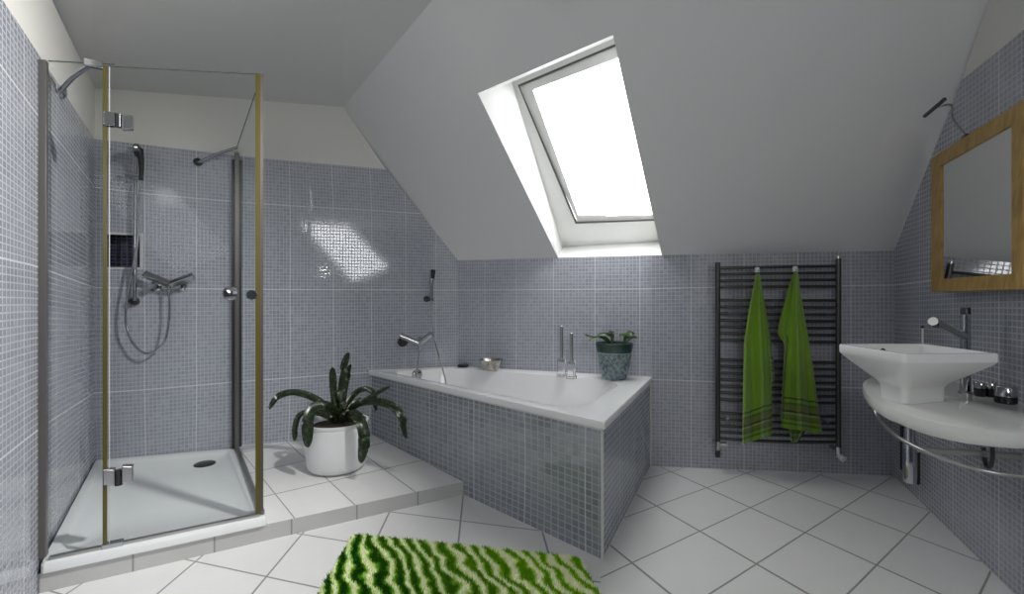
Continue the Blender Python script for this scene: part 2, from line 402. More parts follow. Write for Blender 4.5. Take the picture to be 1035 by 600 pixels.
# rear wall (plain) and an added fill-light window in the right wall behind the camera
RWY0, RWY1, WZ0, WZ1 = .75, -1.25, .85, 1.98
def uvx(A, B, za, zb, t0, t1):
    a, b = lerp(R, BR, t0), lerp(R, BR, t1); return [Vector((a.x, a.y, za)), Vector((b.x, b.y, za)), Vector((b.x, b.y, zb)), Vector((a.x, a.y, zb))]
ty = lambda y: (R.y-y)/(R.y-BR.y)
rv, rf = [], []
for q in ((0, 2.16, 0, ty(RWY0)), (0, 2.16, ty(RWY1), 1), (0, WZ0, ty(RWY0), ty(RWY1)), (WZ1, 2.16, ty(RWY0), ty(RWY1))):
    rf.append(tuple(range(len(rv), len(rv)+4))); rv += uvx(R, BR, *q)
struct('wall_right', (rv, rf), M['tile'], smooth=False, uv=[(p.y*3, p.z/.57) for p in rv])
struct('wall_rear', ([Vector((BL.x, -1.6, 0)), Vector((BR.x, -1.6, 0)), Vector((BR.x, -1.6, 2.16)), Vector((BL.x, -1.6, 2.16))], [(0, 1, 2, 3)]), plaster('grey_plaster', (.16, .16, .17)), smooth=False)  # unseen wall, coloured dark to cut bounce light

# floor
fl = [((663.8, 510.6), 1, 2), ((713.5, 492.7), 1, 1), ((640.5, 566.6), 2, 3), ((705.8, 536.5), 2, 2), ((759, 513.2), 2, 1), ((798.5, 494.5), 2, 0),
      ((765.2, 572.4), 3, 2), ((814, 538.8), 3, 1), ((851.4, 514.7), 3, 0), ((886.4, 570.8), 4, 1), ((914.7, 537.1), 4, 0),
      ((542.7, 534), 1, 4), ((468.4, 526), 1, 5), ((394, 517), 1, 6), ((304.5, 540), 2, 7), ((196.5, 563.6), 3, 8), ((269.6, 587), 3, 7), ((73, 594), 4, 9)]
wz = lambda p: tuple(onz(p[0], p[1], 0))[:2]
FR = homog([(wz(p), a-2, b-2) for p, a, b in fl[:11]])
FL = homog([(wz(p), a-2, b-6) for p, a, b in fl[11:]], [(wz(p), None if a is None else a-2, None if b is None else b-6) for p, a, b in
     (((548.3, 552), None, 4), ((468, 543.3), None, 5), ((387.5, 533.4), None, 6), ((343.3, 549.5), 2, None), ((306, 599), 3, None), ((160, 599), None, 8), ((259, 599), None, 7), ((600, 583.5), 2, None))])
outline = [C0, C1, K, C2, R, BR, BL, L]
def inside(x, y):
    c = False; n = len(outline)
    for i in range(n):
        a, b = outline[i], outline[i-1]
        if (a.y > y) != (b.y > y) and x < (b.x-a.x)*(y-a.y)/(b.y-a.y)+a.x: c = not c
    return c
KS = (607-CX)/F                        # the seam between the two tile layouts runs under the tub
def floor_part(side, H_, yl):
    bm = bmesh.new(); bm.faces.new([bm.verts.new((p.x, p.y, 0)) for p in outline])
    G_ = lambda: bm.verts[:]+bm.edges[:]+bm.faces[:]
    for i in range(-12, 12): bmesh.ops.bisect_plane(bm, geom=G_(), plane_co=(i*.2, 0, 0), plane_no=(1, 0, 0))
    for i in range(-8, 18): bmesh.ops.bisect_plane(bm, geom=G_(), plane_co=(0, i*.2, 0), plane_no=(0, 1, 0))
    bmesh.ops.bisect_plane(bm, geom=G_(), plane_co=(0, 0, 0), plane_no=Vector((1, -KS, 0)).normalized()*side, clear_inner=True)
    bm.verts.index_update()
    fv = [v.co.copy() for v in bm.verts]; ff = [tuple(v.index for v in f.verts) for f in bm.faces]; bm.free()
    a, b, c = [fv[i] for i in ff[0][:3]]
    if (b-a).cross(c-a).z < 0: ff = [f[::-1] for f in ff]
    def fuv(p):
        q = H_(p.x, max(p.y, yl))
        if p.y < yl: q = q+(q-H_(p.x, yl+.1))/.1*(yl-p.y)
        return tuple(q)
    struct('floor', (fv, ff), M['floor'], smooth=False, uv=[fuv(p) for p in fv])
floor_part(1, FR, .9); floor_part(-1, FL, 1.3)
# ceiling: flat part, sloping part with the roof window's opening
P1 = onz(437, 0, zCe); P2 = Vector((P2p.x, P2p.y, zCe))
Gt = Vector((G.x, G.y, zG)); C0t = Vector((C0.x, C0.y, zC0)); Lt = Vector((L.x, L.y, 2.12)); Rt = Vector((R.x, R.y, zCe))
cv = [C0t, Gt, P1, P2, Rt, Vector((BR.x, BR.y, 2.12)), Vector((BL.x, BL.y, 2.12)), Lt]
cc = Vector((0, 0, 2.135)); cv = [p if i in (1, 2, 3) else p+(Vector((p.x, p.y, 0))-Vector((0, .8, 0))).normalized()*.04 for i, p in enumerate(cv)]
struct('ceiling', (cv+[cc], [(i, (i+1) % 8, 8) for i in range(8)]), M['ceil'], smooth=False)
bot = lambda px: (lambda p: Vector((p.x, p.y, interp(px, [462.7, 657.5, 903.8], [zC1, zK, zC2]))))(wp(*((C1, K) if px < 657.5 else (K, C2)), px, 300))
B0, B3 = bot(462.7), bot(903.8); Bk = bot(657.5)
BA, BB = bot(564), bot(669)
# ridge point above the window's right edge: where the ridge P1-P2 meets the vertical sight plane through that edge
def ridge_at(px):
    d = Vector(((px-CX)/F, 1)); a, b = P1, P2; t = (a.x-d.x*a.y)/((a.x-b.x)-d.x*(a.y-b.y)); return lerp(a, b, t)
TA = P1; TB = ridge_at(610)
def on_seg(A, B, py):                 # point on segment seen at image row py
    lo, hi = 0., 1.
    for _ in range(40):
        m_ = (lo+hi)/2
        if pxof(lerp(A, B, m_))[1] > py: lo = m_
        else: hi = m_
    return lo
tA, tB = on_seg(BA, TA, 94.2), on_seg(BB, TB, 35.4)
SV, SF = [], []
def patch(a, b, c, d, nu, nv, t0=0, t1=1, t2=0, t3=1): # a-b bottom, d-c top; rulings a-d, b-c, from fraction t0..t1 on a-d and t2..t3 on b-c
    n = len(SV)
    for j in range(nv+1):
        for i in range(nu+1):
            l = lerp(a, d, lerp(t0, t1, j/nv)); r = lerp(b, c, lerp(t2, t3, j/nv)); SV.append(lerp(l, r, i/nu))
    for j in range(nv):
        for i in range(nu):
            q = n+j*(nu+1)+i; SF.append((q, q+1, q+nu+2, q+nu+1))
def E_(a, b, ta): return [lerp(a, b, ta*i/10) for i in range(11)]+[lerp(a, b, ta+(1-ta)*i/6) for i in range(1, 7)]
R0_, R1_, R2_, R3_ = [E_(B0, Gt, tA), E_(BA, TA, tA), E_(BB, TB, tB), E_(B3, P2, tB)]
ex = lambda row, a, b: [p+(p-q).normalized()*.03 for p, q in zip(a, b)]
R0_ = ex(0, R0_, R1_); R3_ = ex(0, R3_, R2_)
def strip(a, b, nu, j0):
    n = len(SV)
    for j in range(j0, 17):
        for i in range(nu+1): SV.append(lerp(a[j], b[j], i/nu))
    for j in range(16-j0):
        for i in range(nu):
            q = n+j*(nu+1)+i; SF.append((q, q+1, q+nu+2, q+nu+1))
strip(R0_, R1_, 8, 0); strip(R1_, R2_, 8, 10); strip(R2_, R3_, 10, 0)
bmt = bmesh.new(); vs = [bmt.verts.new(v) for v in SV]
for f in SF: bmt.faces.new([vs[i] for i in f])
bmesh.ops.remove_doubles(bmt, verts=bmt.verts[:], dist=1e-4); bmt.verts.index_update()
sv = [v.co.copy() for v in bmt.verts]; sf = [tuple(v.index for v in f.verts) for f in bmt.faces]; bmt.free()
struct('ceiling', (sv, sf), M['slope'], smooth=True)
# roof window
oTL, oTR, oBL, oBR = lerp(BA, TA, tA), lerp(BB, TB, tB), BA, BB
nS = (oBR-oBL).cross(oTL-oBL).normalized()
if nS.y < 0: nS = -nS
D = .17
cen = (oTL+oTR+oBL+oBR)/4
def wpt(px, py, d): return onpl(px, py, cen+nS*d, nS)
iTL, iTR, iBR, iBL = wpt(517.5, 83, D), wpt(622, 38, D), wpt(666, 244, D), wpt(569, 249, D)
win = bpy.data.objects.new('window_1', None); C.objects.link(win); win.location = cen; win['kind'] = 'structure'; ORG[win] = cen.copy()
rvv = [oTL, oTR, oBR, oBL, iTL, iTR, iBR, iBL]
obj('window_reveal', (rvv, [(0, 1, 5, 4), (1, 2, 6, 5), (2, 3, 7, 6), (3, 0, 4, 7)]), M['wpaint'], win, smooth=False)
def ring(o4, i4, n, d):               # frame with thickness d along n
    V = list(o4)+list(i4)+[p+n*d for p in o4]+[p+n*d for p in i4]; Fc = []
    for k in range(4):
        j = (k+1) % 4; Fc += [(k, j, 4+j, 4+k), (8+k, 12+k, 12+j, 8+j), (4+k, 4+j, 12+j, 12+k), (k, 8+k, 8+j, j)]
    return V, Fc
W = lambda pts, d: [wpt(x, y, d) for x, y in pts]
f_o = [(519, 82.5), (623, 39), (665, 229), (578, 231)]; f_i = [(524, 86), (623.5, 45), (662, 222), (582, 224.5)]
o_big = [wpt(x, y, D-.002) for x, y in ((516, 80), (628, 30), (672, 250), (567, 252))]
obj('window_frame', ring(o_big, W(f_i, D-.002), nS, .05), M['wpaint'], win, smooth=False)
s_o = [(521, 84), (628, 40), (667, 228), (581, 229)]; s_i = [(538.5, 91), (624.6, 58.5), (659.5, 217), (584.5, 217.5)]
sash = obj('sash', ring(W([(525.5, 88), (623.8, 46.5), (661.5, 221), (583.5, 223.5)], D+.008), W(s_i, D+.008), nS, .04), M['wpaint'], win, smooth=False)
p4 = W([(534, 86), (627, 55), (663, 220), (582, 220)], D+.03)
obj('blind', box8(p4, [p+nS*.006 for p in p4]), M['blind'], sash, smooth=False)
# dark strip standing in for the shade in the gap between frame and sash
obj('gap_strip', ring(W([(523.3, 86), (624.2, 43.5), (662.8, 223), (581.6, 226)], D-.003), W([(525, 87.6), (624, 46), (662, 221.6), (583, 224.2)], D-.003), nS, .004), mat('gap_shade', (.12, .115, .10), .6), win, smooth=False)
h0, h1 = wpt(613, 218.5, D-.012), wpt(626, 217.8, D-.012)
obj('handle', tube([h0, h1], .004), M['wpaint'], sash)
# added side window, unseen behind the camera, put in for fill light
wr = bpy.data.objects.new('added_window', None); C.objects.link(wr); wp0 = lerp(R, BR, ty(-.25)); wr.location = (wp0.x, -.25, WZ0); wr['kind'] = 'structure'; ORG[wr] = Vector((wp0.x, -.25, WZ0))
def rbar(y0, y1, z0, z1, t=.03): return box((wp0.x, (y0+y1)/2, (z0+z1)/2), (t, 0, 0), (0, abs(y1-y0)/2, 0), (0, 0, (z1-z0)/2))
for q in ((RWY1, RWY0, WZ0, WZ0+.05), (RWY1, RWY0, WZ1-.05, WZ1), (RWY0-.05, RWY0, WZ0, WZ1), (RWY1, RWY1+.05, WZ0, WZ1), (-.28, -.22, WZ0, WZ1)):
    obj('window_frame', rbar(*q), M['wpaint'], wr, smooth=False)

# ------------------------------------------------------------------ tiled step with the plinth under the tray
pdy = lambda px: 298.7-.2329*(px-43)
SA, SB = gp(38.3, pdy(38.3)), gp(469.2, pdy(469.2))
tubA, tubD = gp(375, 156), gp(608.6, 265.8)
tubC = gp(657.3, 170.8)
def step_z(p):                        # a slight fall towards the front edge
    d = (SB-SA).normalized(); n = Vector((-d.y, d.x, 0)); k = abs((p-SA).dot(n)); return .066+.046*min(1, k/.95)
def gi(px): return wp(C0, C1, px, 300)*1.0
def gflat(px): p = gi(px); return Vector((p.x, p.y, 0))
T1, T2 = gp(270, pdy(270)), gflat(237)    # right edge of the tray in plan
stp = [((294.9, 526.7), 1, 0), ((360.7, 511), 2, 0), ((422.3, 496.5), 3, 0), ((267.7, 501), .95, 1), ((333, 487.7), 2.0, 1), ((393.4, 474.7), 3, 1), ((311.7, 464.4), 2, 2), ((370.8, 463), 3.0, 1.45), ((295.4, 447.5), 2, 2.8), ((469, 486.5), 3.76, 0), ((432.3, 465.9), 3.8, 1.0), ((280, 484), 1, 1.28)]
stp = [((294.9, 526.7), 1, 0), ((360.7, 511), 2, 0), ((422.3, 496.5), 3, 0), ((281, 501), 1, .97), ((333, 487.7), 2, 1), ((393.4, 474.7), 3, 1), ((313, 464.5), 2, 2), ((354, 456), 3, 1.85), ((295.4, 447.5), 2, 2.9), ((469, 486.5), 3.76, 0), ((432.3, 465.9), 3.8, 1.0)]
def onstep(px, py):
    z = .08
    for _ in range(8): p = onz(px, py, z); z = step_z(Vector((p.x, p.y, 0)))
    return onz(px, py, z)
ST = homog([(tuple(onstep(*p))[:2], a, b) for p, a, b in stp])
gw = .004
def sgrid(u, v):
    l = lerp(T1, T2, v); r = lerp(SB, tubA, v); p = lerp(l, r, u); return Vector((p.x, p.y, step_z(p)))
V, Fc = grid(sgrid, 14, 12)
struct('floor_step', (V, Fc), M['step'], smooth=False, uv=[tuple(ST(p.x, p.y)) for p in V])
# riser under step and tray
rs = [(42.9, 0), (134.5, 1), (216.8, 2), (294.9, 3), (360.8, 4), (422.3, 5), (469.2, 5.75)]
V, Fc, UV = [], [], []
for k in range(41):
    px = lerp(38.3, 469.2, k/40); p = gp(px, pdy(px)); u = interp(px, [a for a, b in rs], [b for a, b in rs])
    V += [Vector((p.x, p.y, 0)), Vector((p.x, p.y, .066))]; UV += [(u, .1), (u, .9)]
Fc = [(2*k, 2*k+2, 2*k+3, 2*k+1) for k in range(40)]
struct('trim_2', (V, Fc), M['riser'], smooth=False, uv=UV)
# ------------------------------------------------------------------ shower tray
din = (SB-SA).normalized(); nin = Vector((-din.y, din.x, 0)); nin = nin if nin.y > 0 else -nin
nl = wall_n(L, C0); ngl = wall_n(C0, C1)
tr = empty('shower_tray', (C0+T1)/2, 'white acrylic shower tray with a round drain on the tiled plinth', 'shower tray')
q0 = SA-nin*.012+nl*.006; q1 = T1-nin*.012; q2 = T2+ngl*.006; q3 = C0+nl*.006+ngl*.006
q0 = Vector((q0.x, q0.y, 0))
def quadmap(Q, a, b): return lerp(lerp(Q[0], Q[1], a), lerp(Q[3], Q[2], a), b)
def rring(Q, a0, a1, b0, b1, r, z, n=8, rb=None):
    rb = rb or r; P = []
    for ca, cb, t0 in ((a1-r, b0+rb, -PI/2), (a1-r, b1-rb, 0), (a0+r, b1-rb, PI/2), (a0+r, b0+rb, PI)):
        for k in range(n+1):
            t = t0+PI/2*k/n; p = quadmap(Q, ca+r*math.cos(t), cb+rb*math.sin(t)); P.append(Vector((p.x, p.y, z)))
    return P
def loft(rings, cap0=False, cap1=False):
    n = len(rings[0]); V = [p for r in rings for p in r]; Fc = []
    for i in range(len(rings)-1):
        for k in range(n):
            k2 = (k+1) % n; Fc.append((i*n+k, i*n+k2, (i+1)*n+k2, (i+1)*n+k))
    if cap0: Fc.append(tuple(range(n))[::-1])
    if cap1: Fc.append(tuple((len(rings)-1)*n+k for k in range(n)))
    return V, Fc
TQ = [q0, q1, q2, q3]
R_ = lambda a, r, z, rb=None: rring(TQ, a, 1-a, a, 1-a, r, z)
obj('tray', loft([R_(0, .02, .068), R_(0, .02, .094), R_(.006, .02, .103), R_(.045, .03, .103), R_(.06, .035, .095), R_(.075, .04, .086), R_(.3, .1, .084)], True, True), M['tray'], tr)
dc = onz(207, 468.5, .087); obj('drain', lathe((dc.x, dc.y, .084), [(.052, 0), (.052, .005), (.046, .008), (.0, .009)], 28), M['darkm'], tr, label='dark round drain cover')

# ------------------------------------------------------------------ shower enclosure
en = empty('shower_enclosure', (q0+q1)/2, 'glass shower enclosure with hinged door and chrome fittings', 'shower enclosure')
def fl_(px, off=.012): return onpl(px, 300, SA+nin*off, nin)    # plan point on the front glass line
def ft(px, z, off=.012): p = fl_(px, off); return Vector((p.x, p.y, z))
def zf(px, py, off=.012): return onpl(px, py, SA+nin*off, nin).z
def slab(a, b, za0, za1, zb0, zb1, n, t):
    a, b = Vector(a), Vector(b); A_ = [Vector((a.x, a.y, za0)), Vector((b.x, b.y, zb0)), Vector((b.x, b.y, zb1)), Vector((a.x, a.y, za1))]
    return box8([p-n*t/2 for p in A_], [p+n*t/2 for p in A_])
obj('wall_profile', slab(fl_(39, .02), fl_(48, .02), zf(39, 563, .02), zf(39, 60.5), zf(48, 561, .02), zf(48, 61), nin, .03), M['profile'], en, smooth=False, bevel=.003)
gf = obj('fixed_pane', slab(fl_(48.5), fl_(104), .104, zf(48.5, 61.5), .104, zf(104, 65)-.0, nin, .007), M['glass'], en, smooth=False)
gdoor = obj('door', slab(fl_(110), fl_(261), .115, zf(110, 67), .115, zf(261, 75), nin, .007), M['glass'], en, smooth=False)
edge_m = mat('glass_edge', (.07, .09, .085), .2)
def edge_line(a, b, za, zb, w=.0022): return tube([Vector((a.x, a.y, za)), Vector((b.x, b.y, zb))], w, 6)
obj('pane_edge', edge_line(fl_(48.5), fl_(116), zf(48.5, 61.5), zf(116, 65)), edge_m, gf)
obj('pane_edge', edge_line(fl_(110), fl_(261), zf(110, 67), zf(261, 75)), edge_m, gdoor)
obj('pane_edge', tube([ft(110.5, .115), ft(110.5, zf(110, 67))], .0016, 6), M['caulk'], gdoor)
obj('seal', slab(fl_(104), fl_(108.3), .118, zf(106, 66.5), .118, zf(106, 66.5), nin, .010), M['seal'], en, smooth=False, label='yellowed seal along the hinge side')
obj('seal', slab(fl_(258.2), fl_(263.2), .112, zf(261, 75), .112, zf(262, 75), nin, .014), M['seal'], en, smooth=False, label='yellowed seal at the corner')
# side pane
sb = Vector((T2.x, T2.y, 0)); sa = fl_(264.5); sbk = onpl(239, 300, C0+ngl*.01, ngl)
sd = (sbk-sa).normalized(); sd.z = 0; sn = Vector((-sd.y, sd.x, 0))
zsa, zsb = zf(264, 75), onpl(239, 150, C0+ngl*.01, ngl).z
obj('corner_profile', slab(sa, sa+sd*.03, .105, zsa, .105, zsa, sn, .012), M['profile'], en, smooth=False)
gs = obj('side_pane', slab(sa, sbk, .112, zsa, .105, zsb, sn, .007), M['glass'], en, smooth=False)
obj('pane_edge', edge_line(sa, sbk, zsa, zsb), edge_m, gs)
obj('wall_profile', slab(sbk-sd*.03, sbk, .105, zsb-.03, .105, zsb-.03, sn, .022), M['profile'], en, smooth=False)
obj('wall_seal', slab(sbk-sd*.02-sn*0, sbk, .105, zsb-.07, .105, zsb-.07, sn, .05), M['darkm'], en, smooth=False)
obj('bottom_rail', join(slab(fl_(50), fl_(262), .103, .113, .103, .113, nin, .018), slab(sa, sbk, .103, .120, .103, .115, sn, .022)), M['satin'], en, smooth=False)
# hinges, knobs
def hinge(py0, py1, y2):
    pc = (py0+py1)/2
    a = slab(fl_(104.6), fl_(116.8), zf(104.6, py1), zf(104.6, py0), zf(116.8, py1+.5), zf(116.8, py0+.5), nin, .03)
    b = slab(fl_(123.5), fl_(134.8), zf(123.5, py1+y2), zf(123.5, py0+y2), zf(134.8, py1+y2), zf(134.8, py0+y2), nin, .03)
    o = obj('hinge', join(a, b), M['chrome'], en, smooth=False, bevel=.004)
    obj('hinge_pin', tube([ft(119.8, zf(119.8, py1+1)), ft(119.8, zf(119.8, py0+2))], .012, 12), M['darkm'], o)
hinge(113.5, 127.5, 4); hinge(472.5, 489, -3)
obj('pivot_foot', box(ft(114, .110), din*.03, nin*.014, (0, 0, .010)), M['chrome'], en, smooth=False, bevel=.003)
kn = ft(254, zf(254, 298)); kk = onpl(232.5, 296.5, sbk+sn*0, nin)
obj('knob', join(lathe(kn-nin*.045+Vector((0,0,0)), [(.018, 0), (.021, .004), (.018, .01), (.006, .012), (.006, .045)], 20, axis=nin)), M['chrome'], gdoor)
obj('knob', lathe(ft(233, zf(233, 296.5))-nin*.012, [(.016, 0), (.027, .004), (.029, .012), (.012, .02)], 24, axis=nin), M['chrome'], gdoor)
# stay bars
b0 = wp(L, C0, 61, 92, .012); b1 = ft(95, zf(95, 63.5))
o = obj('stay_bar', tube(smoothline([b0, lerp(b0, b1, .45)+Vector((0, 0, .012)), b1], 8), .0085, 10), M['chrome'], en)
obj('clamp', box(b1+Vector((0, 0, -.004)), din*.026, nin*.012, (0, 0, .014)), M['chrome'], o, bevel=.004, smooth=False)
obj('rosette', lathe(wp(L, C0, 60.5, 93, .0), [(.026, 0), (.026, .012), (.014, .02)], 20, axis=nl), M['chrome'], o)
b0 = wp(C0, C1, 200.5, 164, .014); b1 = Vector((sbk.x, sbk.y, zsb-.008))-sd*.06
o = obj('stay_bar', tube(smoothline([b0, lerp(b0, b1, .5)+Vector((0, 0, .006)), b1], 6), .008, 8), M['chrome'], en)
obj('rosette', lathe(wp(C0, C1, 200.5, 164, .0), [(.022, 0), (.022, .016), (.012, .022)], 18, axis=ngl), M['darkm'], o)
b2 = lerp(sa, sbk, .35); 
# ------------------------------------------------------------------ shower fittings
g_ = lambda px, py, off=.05: wp(C0, C1, px, py, off)
mx = empty('shower_mixer', g_(172, 287, 0), 'chrome V-shaped shower mixer on the mosaic wall inside the shower', 'shower mixer')
obj('body', join(tube([g_(145.5, 276.5, .085), g_(172, 287.5, .085)], .022, 4), tube([g_(196, 278.5, .085), g_(172, 287.5, .085)], .022, 4)), M['chrome'], mx, smooth=False, bevel=.003)
for px in (158, 182.5):
    e = obj('wall_flange', lathe(g_(px, 289.5, 0), [(.030, 0), (.030, .012), (.018, .02), (.016, .08)], 20, axis=ngl), M['chrome'], mx)
obj('hose_outlet', tube([g_(171, 288, .08), g_(171, 297, .08)], .008, 10), M['chrome'], mx)
rl = empty('shower_rail', g_(137, 225, 0), 'chrome riser rail with hand shower and looping hose above the tray', 'shower rail')
obj('rail', tube([g_(137.5, 146, .05), g_(136, 304, .05)], .0095, 12), M['chrome'], rl)
obj('wall_bracket', tube([g_(137, 150, 0), g_(137, 150, .055)], .012, 10), M['chrome'], rl)
obj('wall_bracket', join(lathe(g_(137, 304.5, 0), [(.022, 0), (.022, .03), (.015, .05)], 18, axis=ngl)), M['darkm'], rl)
sl_ = obj('slider', join(tube([g_(127, 176, .06), g_(144, 178.5, .06)], .014, 12), tube([g_(135, 180.5, .075), g_(144.5, 181, .075)], .010, 12)), M['chrome'], rl)
hs = obj('hand_shower', join(tube([g_(142.5, 182, .09), g_(143, 170, .10), g_(142.5, 160, .115), g_(140.5, 150, .13)], [.010, .012, .015, .02], 12), lathe(g_(139.5, 152, .125), [(.012, -.02), (.036, 0), (.036, .012), (.02, .02)], 22, axis=(ngl*.6+Vector((-.75, 0, -.1))))), M['darkm'], rl)
obj('spray_face', lathe(g_(136, 149, .17), [(.018, -.01), (.019, .004), (.0, .006)], 20, axis=(ngl*.6+Vector((-.75, 0, -.1)))), M['satin'], hs)
hp = [g_(142.5, 182, .09), g_(141, 210, .075), g_(138.5, 245, .07), g_(134, 272, .075), g_(129, 300, .08), g_(127, 322, .08), g_(131, 340, .08), g_(140, 353, .08), g_(149, 357, .08), g_(159, 353, .08), g_(167, 343, .08), g_(171, 320, .08), g_(171, 296, .08)]
obj('hose', tube(smoothline(hp, 6), .0062, 8), M['chrome'], rl)

# ------------------------------------------------------------------ bathtub
RZ = .530
bt = empty('bathtub', (tubA+tubD)/2, 'white built-in bathtub with mosaic-tiled panels under the roof window', 'bathtub')
dfr = (tubD-tubA).normalized(); nfr = Vector((dfr.y, -dfr.x, 0)); nfr = nfr if nfr.y < 0 else -nfr
dsd = (tubC-tubD).normalized(); nsd = Vector((dsd.y, -dsd.x, 0)); nsd = nsd if nsd.x > 0 else -nsd
Dx = tubD+nfr*.022+nsd*.014+dfr*.01
Q = [tubA+nfr*.022+ngl*.002, Dx, tubC+nsd*.014+wall_n(C1, K)*.002, C1+ngl*.002+wall_n(C1, K)*.002]
Q = [Vector((p.x, p.y, 0)) for p in Q]
def tring(m0, m1, n0, n1, r, z, rb=None): return rring(Q, m0, 1-m1, n0, 1-n1, r, z, 10, rb)
tub = loft([tring(0, 0, 0, 0, .006, RZ-.026, .01), tring(0, 0, 0, 0, .006, RZ-.006, .01), tring(.002, .002, .004, .004, .006, RZ, .01),
            tring(.055, .085, .085, .15, .10, RZ, .2), tring(.062, .092, .10, .165, .10, RZ-.006, .2), tring(.066, .098, .11, .175, .10, RZ-.03, .2),
            tring(.085, .14, .15, .21, .11, RZ-.15, .2), tring(.11, .19, .2, .26, .11, RZ-.30, .2), tring(.16, .25, .28, .33, .1, RZ-.345, .18), tring(.3, .35, .45, .45, .04, RZ-.35, .04)], False, True)
shell = obj('shell', tub, M['acrylic'], bt)
tud = []
for px, u in ((374.7, 0), (401.5, 1), (434, 2), (479, 3.0), (529.7, 4.0), (592, 5.0), (608, 5.28)):
    for v, zz in ((1, RZ), (0, 0)):
        tud.append((px, zz, u, v))
def tub_s(px): p = onpl(px, 300, tubA, nfr); return (p-tubA).dot(dfr)
T3 = TPS([(tub_s(a), b) for a, b, u, v in tud], [(u, v) for a, b, u, v in tud], 1e-5)
ztp = RZ-.030
V, Fc = grid(lambda a, b: lerp(tubA, tubD, a)+Vector((0, 0, b*ztp)), 24, 4)
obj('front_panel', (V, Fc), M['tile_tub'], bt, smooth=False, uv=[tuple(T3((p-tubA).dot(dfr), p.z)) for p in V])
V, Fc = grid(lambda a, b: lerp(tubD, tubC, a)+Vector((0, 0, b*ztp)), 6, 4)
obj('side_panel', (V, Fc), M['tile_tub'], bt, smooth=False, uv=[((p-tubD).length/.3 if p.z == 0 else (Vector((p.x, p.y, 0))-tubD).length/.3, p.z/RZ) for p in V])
for q, r_ in ((tubD, .006), (tubC-dsd*.003+nsd*.003, .005)): obj('corner_bead', tube([q, q+Vector((0, 0, ztp))], r_, 8), M['caulk'], bt)
obj('under_rim_trim', join(slab(tubA+nfr*.008, tubD+nfr*.008+dfr*.008, ztp-.004, RZ-.01, ztp-.004, RZ-.01, nfr, .014), slab(tubD+nsd*.004, tubC+nsd*.004, ztp-.004, RZ-.01, ztp-.004, RZ-.01, nsd, .012)), M['caulk'], bt, smooth=False)
# overflow disc on the inner left end
pe = quadmap(Q, .095, .46); ov = Vector((pe.x, pe.y, 0)); ovp = onpl(421.5, 378.5, pe, dfr)
obj('overflow', lathe(ovp+dfr*.004, [(.034, -.01), (.034, .004), (.026, .010), (.0, .011)], 24, axis=dfr), M['chrome'], bt)
# bath mixer
bx = empty('bath_mixer', g_(423, 346, 0), 'chrome V-shaped bath mixer on the wall over the tub', 'bath mixer')
obj('body', join(tube([g_(404.5, 339, .08), g_(424, 347, .10)], .019, 12), tube([g_(424, 347, .10), g_(436.5, 337.5, .14)], .020, 12)), M['chrome'], bx)
obj('wall_flange', lathe(g_(407, 345, 0), [(.033, 0), (.033, .012), (.02, .02), (.016, .07)], 22, axis=ngl), M['darkm'], bx)
obj('wall_flange', lathe(g_(425, 344, 0), [(.028, 0), (.028, .012), (.018, .02), (.016, .08)], 22, axis=ngl), M['chrome'], bx)
obj('spout', tube([g_(424, 347, .10), g_(424.5, 354, .115)], .011, 12), M['chrome'], bx)
bh = empty('bath_hand_shower', g_(433, 300, 0), 'slim chrome hand shower in a wall holder above the tub', 'hand shower')
obj('holder', join(lathe(g_(431, 302, 0), [(.02, 0), (.02, .014), (.011, .02), (.011, .05)], 18, axis=ngl), tube([g_(431, 302.5, .045), g_(438, 302.5, .05)], .010, 12)), M['darkm'], bh)
obj('handset', tube([g_(436, 303, .055), g_(436, 290, .06), g_(436.3, 281, .065), g_(437, 273, .08)], [.010, .012, .014, .019], 12), M['chrome'], bh)
obj('spray_face', tube([g_(437.2, 281, .085), g_(438.3, 272.5, .10)], [.012, .016], 10), M['black'], bh)
def intub(px, py, a): 
    return onpl(px, py, quadmap(Q, a, .4), dfr)
hp = [g_(435.8, 303, .055), g_(436.5, 322, .06), g_(440, 345, .10), g_(445, 365, .20), intub(449, 378, .17), intub(450.5, 389, .18), intub(446, 398, .17), intub(432, 400, .14), intub(423.5, 392, .125), intub(421.5, 378, .12), g_(423, 363, .12), g_(424.5, 352, .11)]
obj('hose', tube(smoothline(hp, 6), .0048, 8), M['satin'], bh)
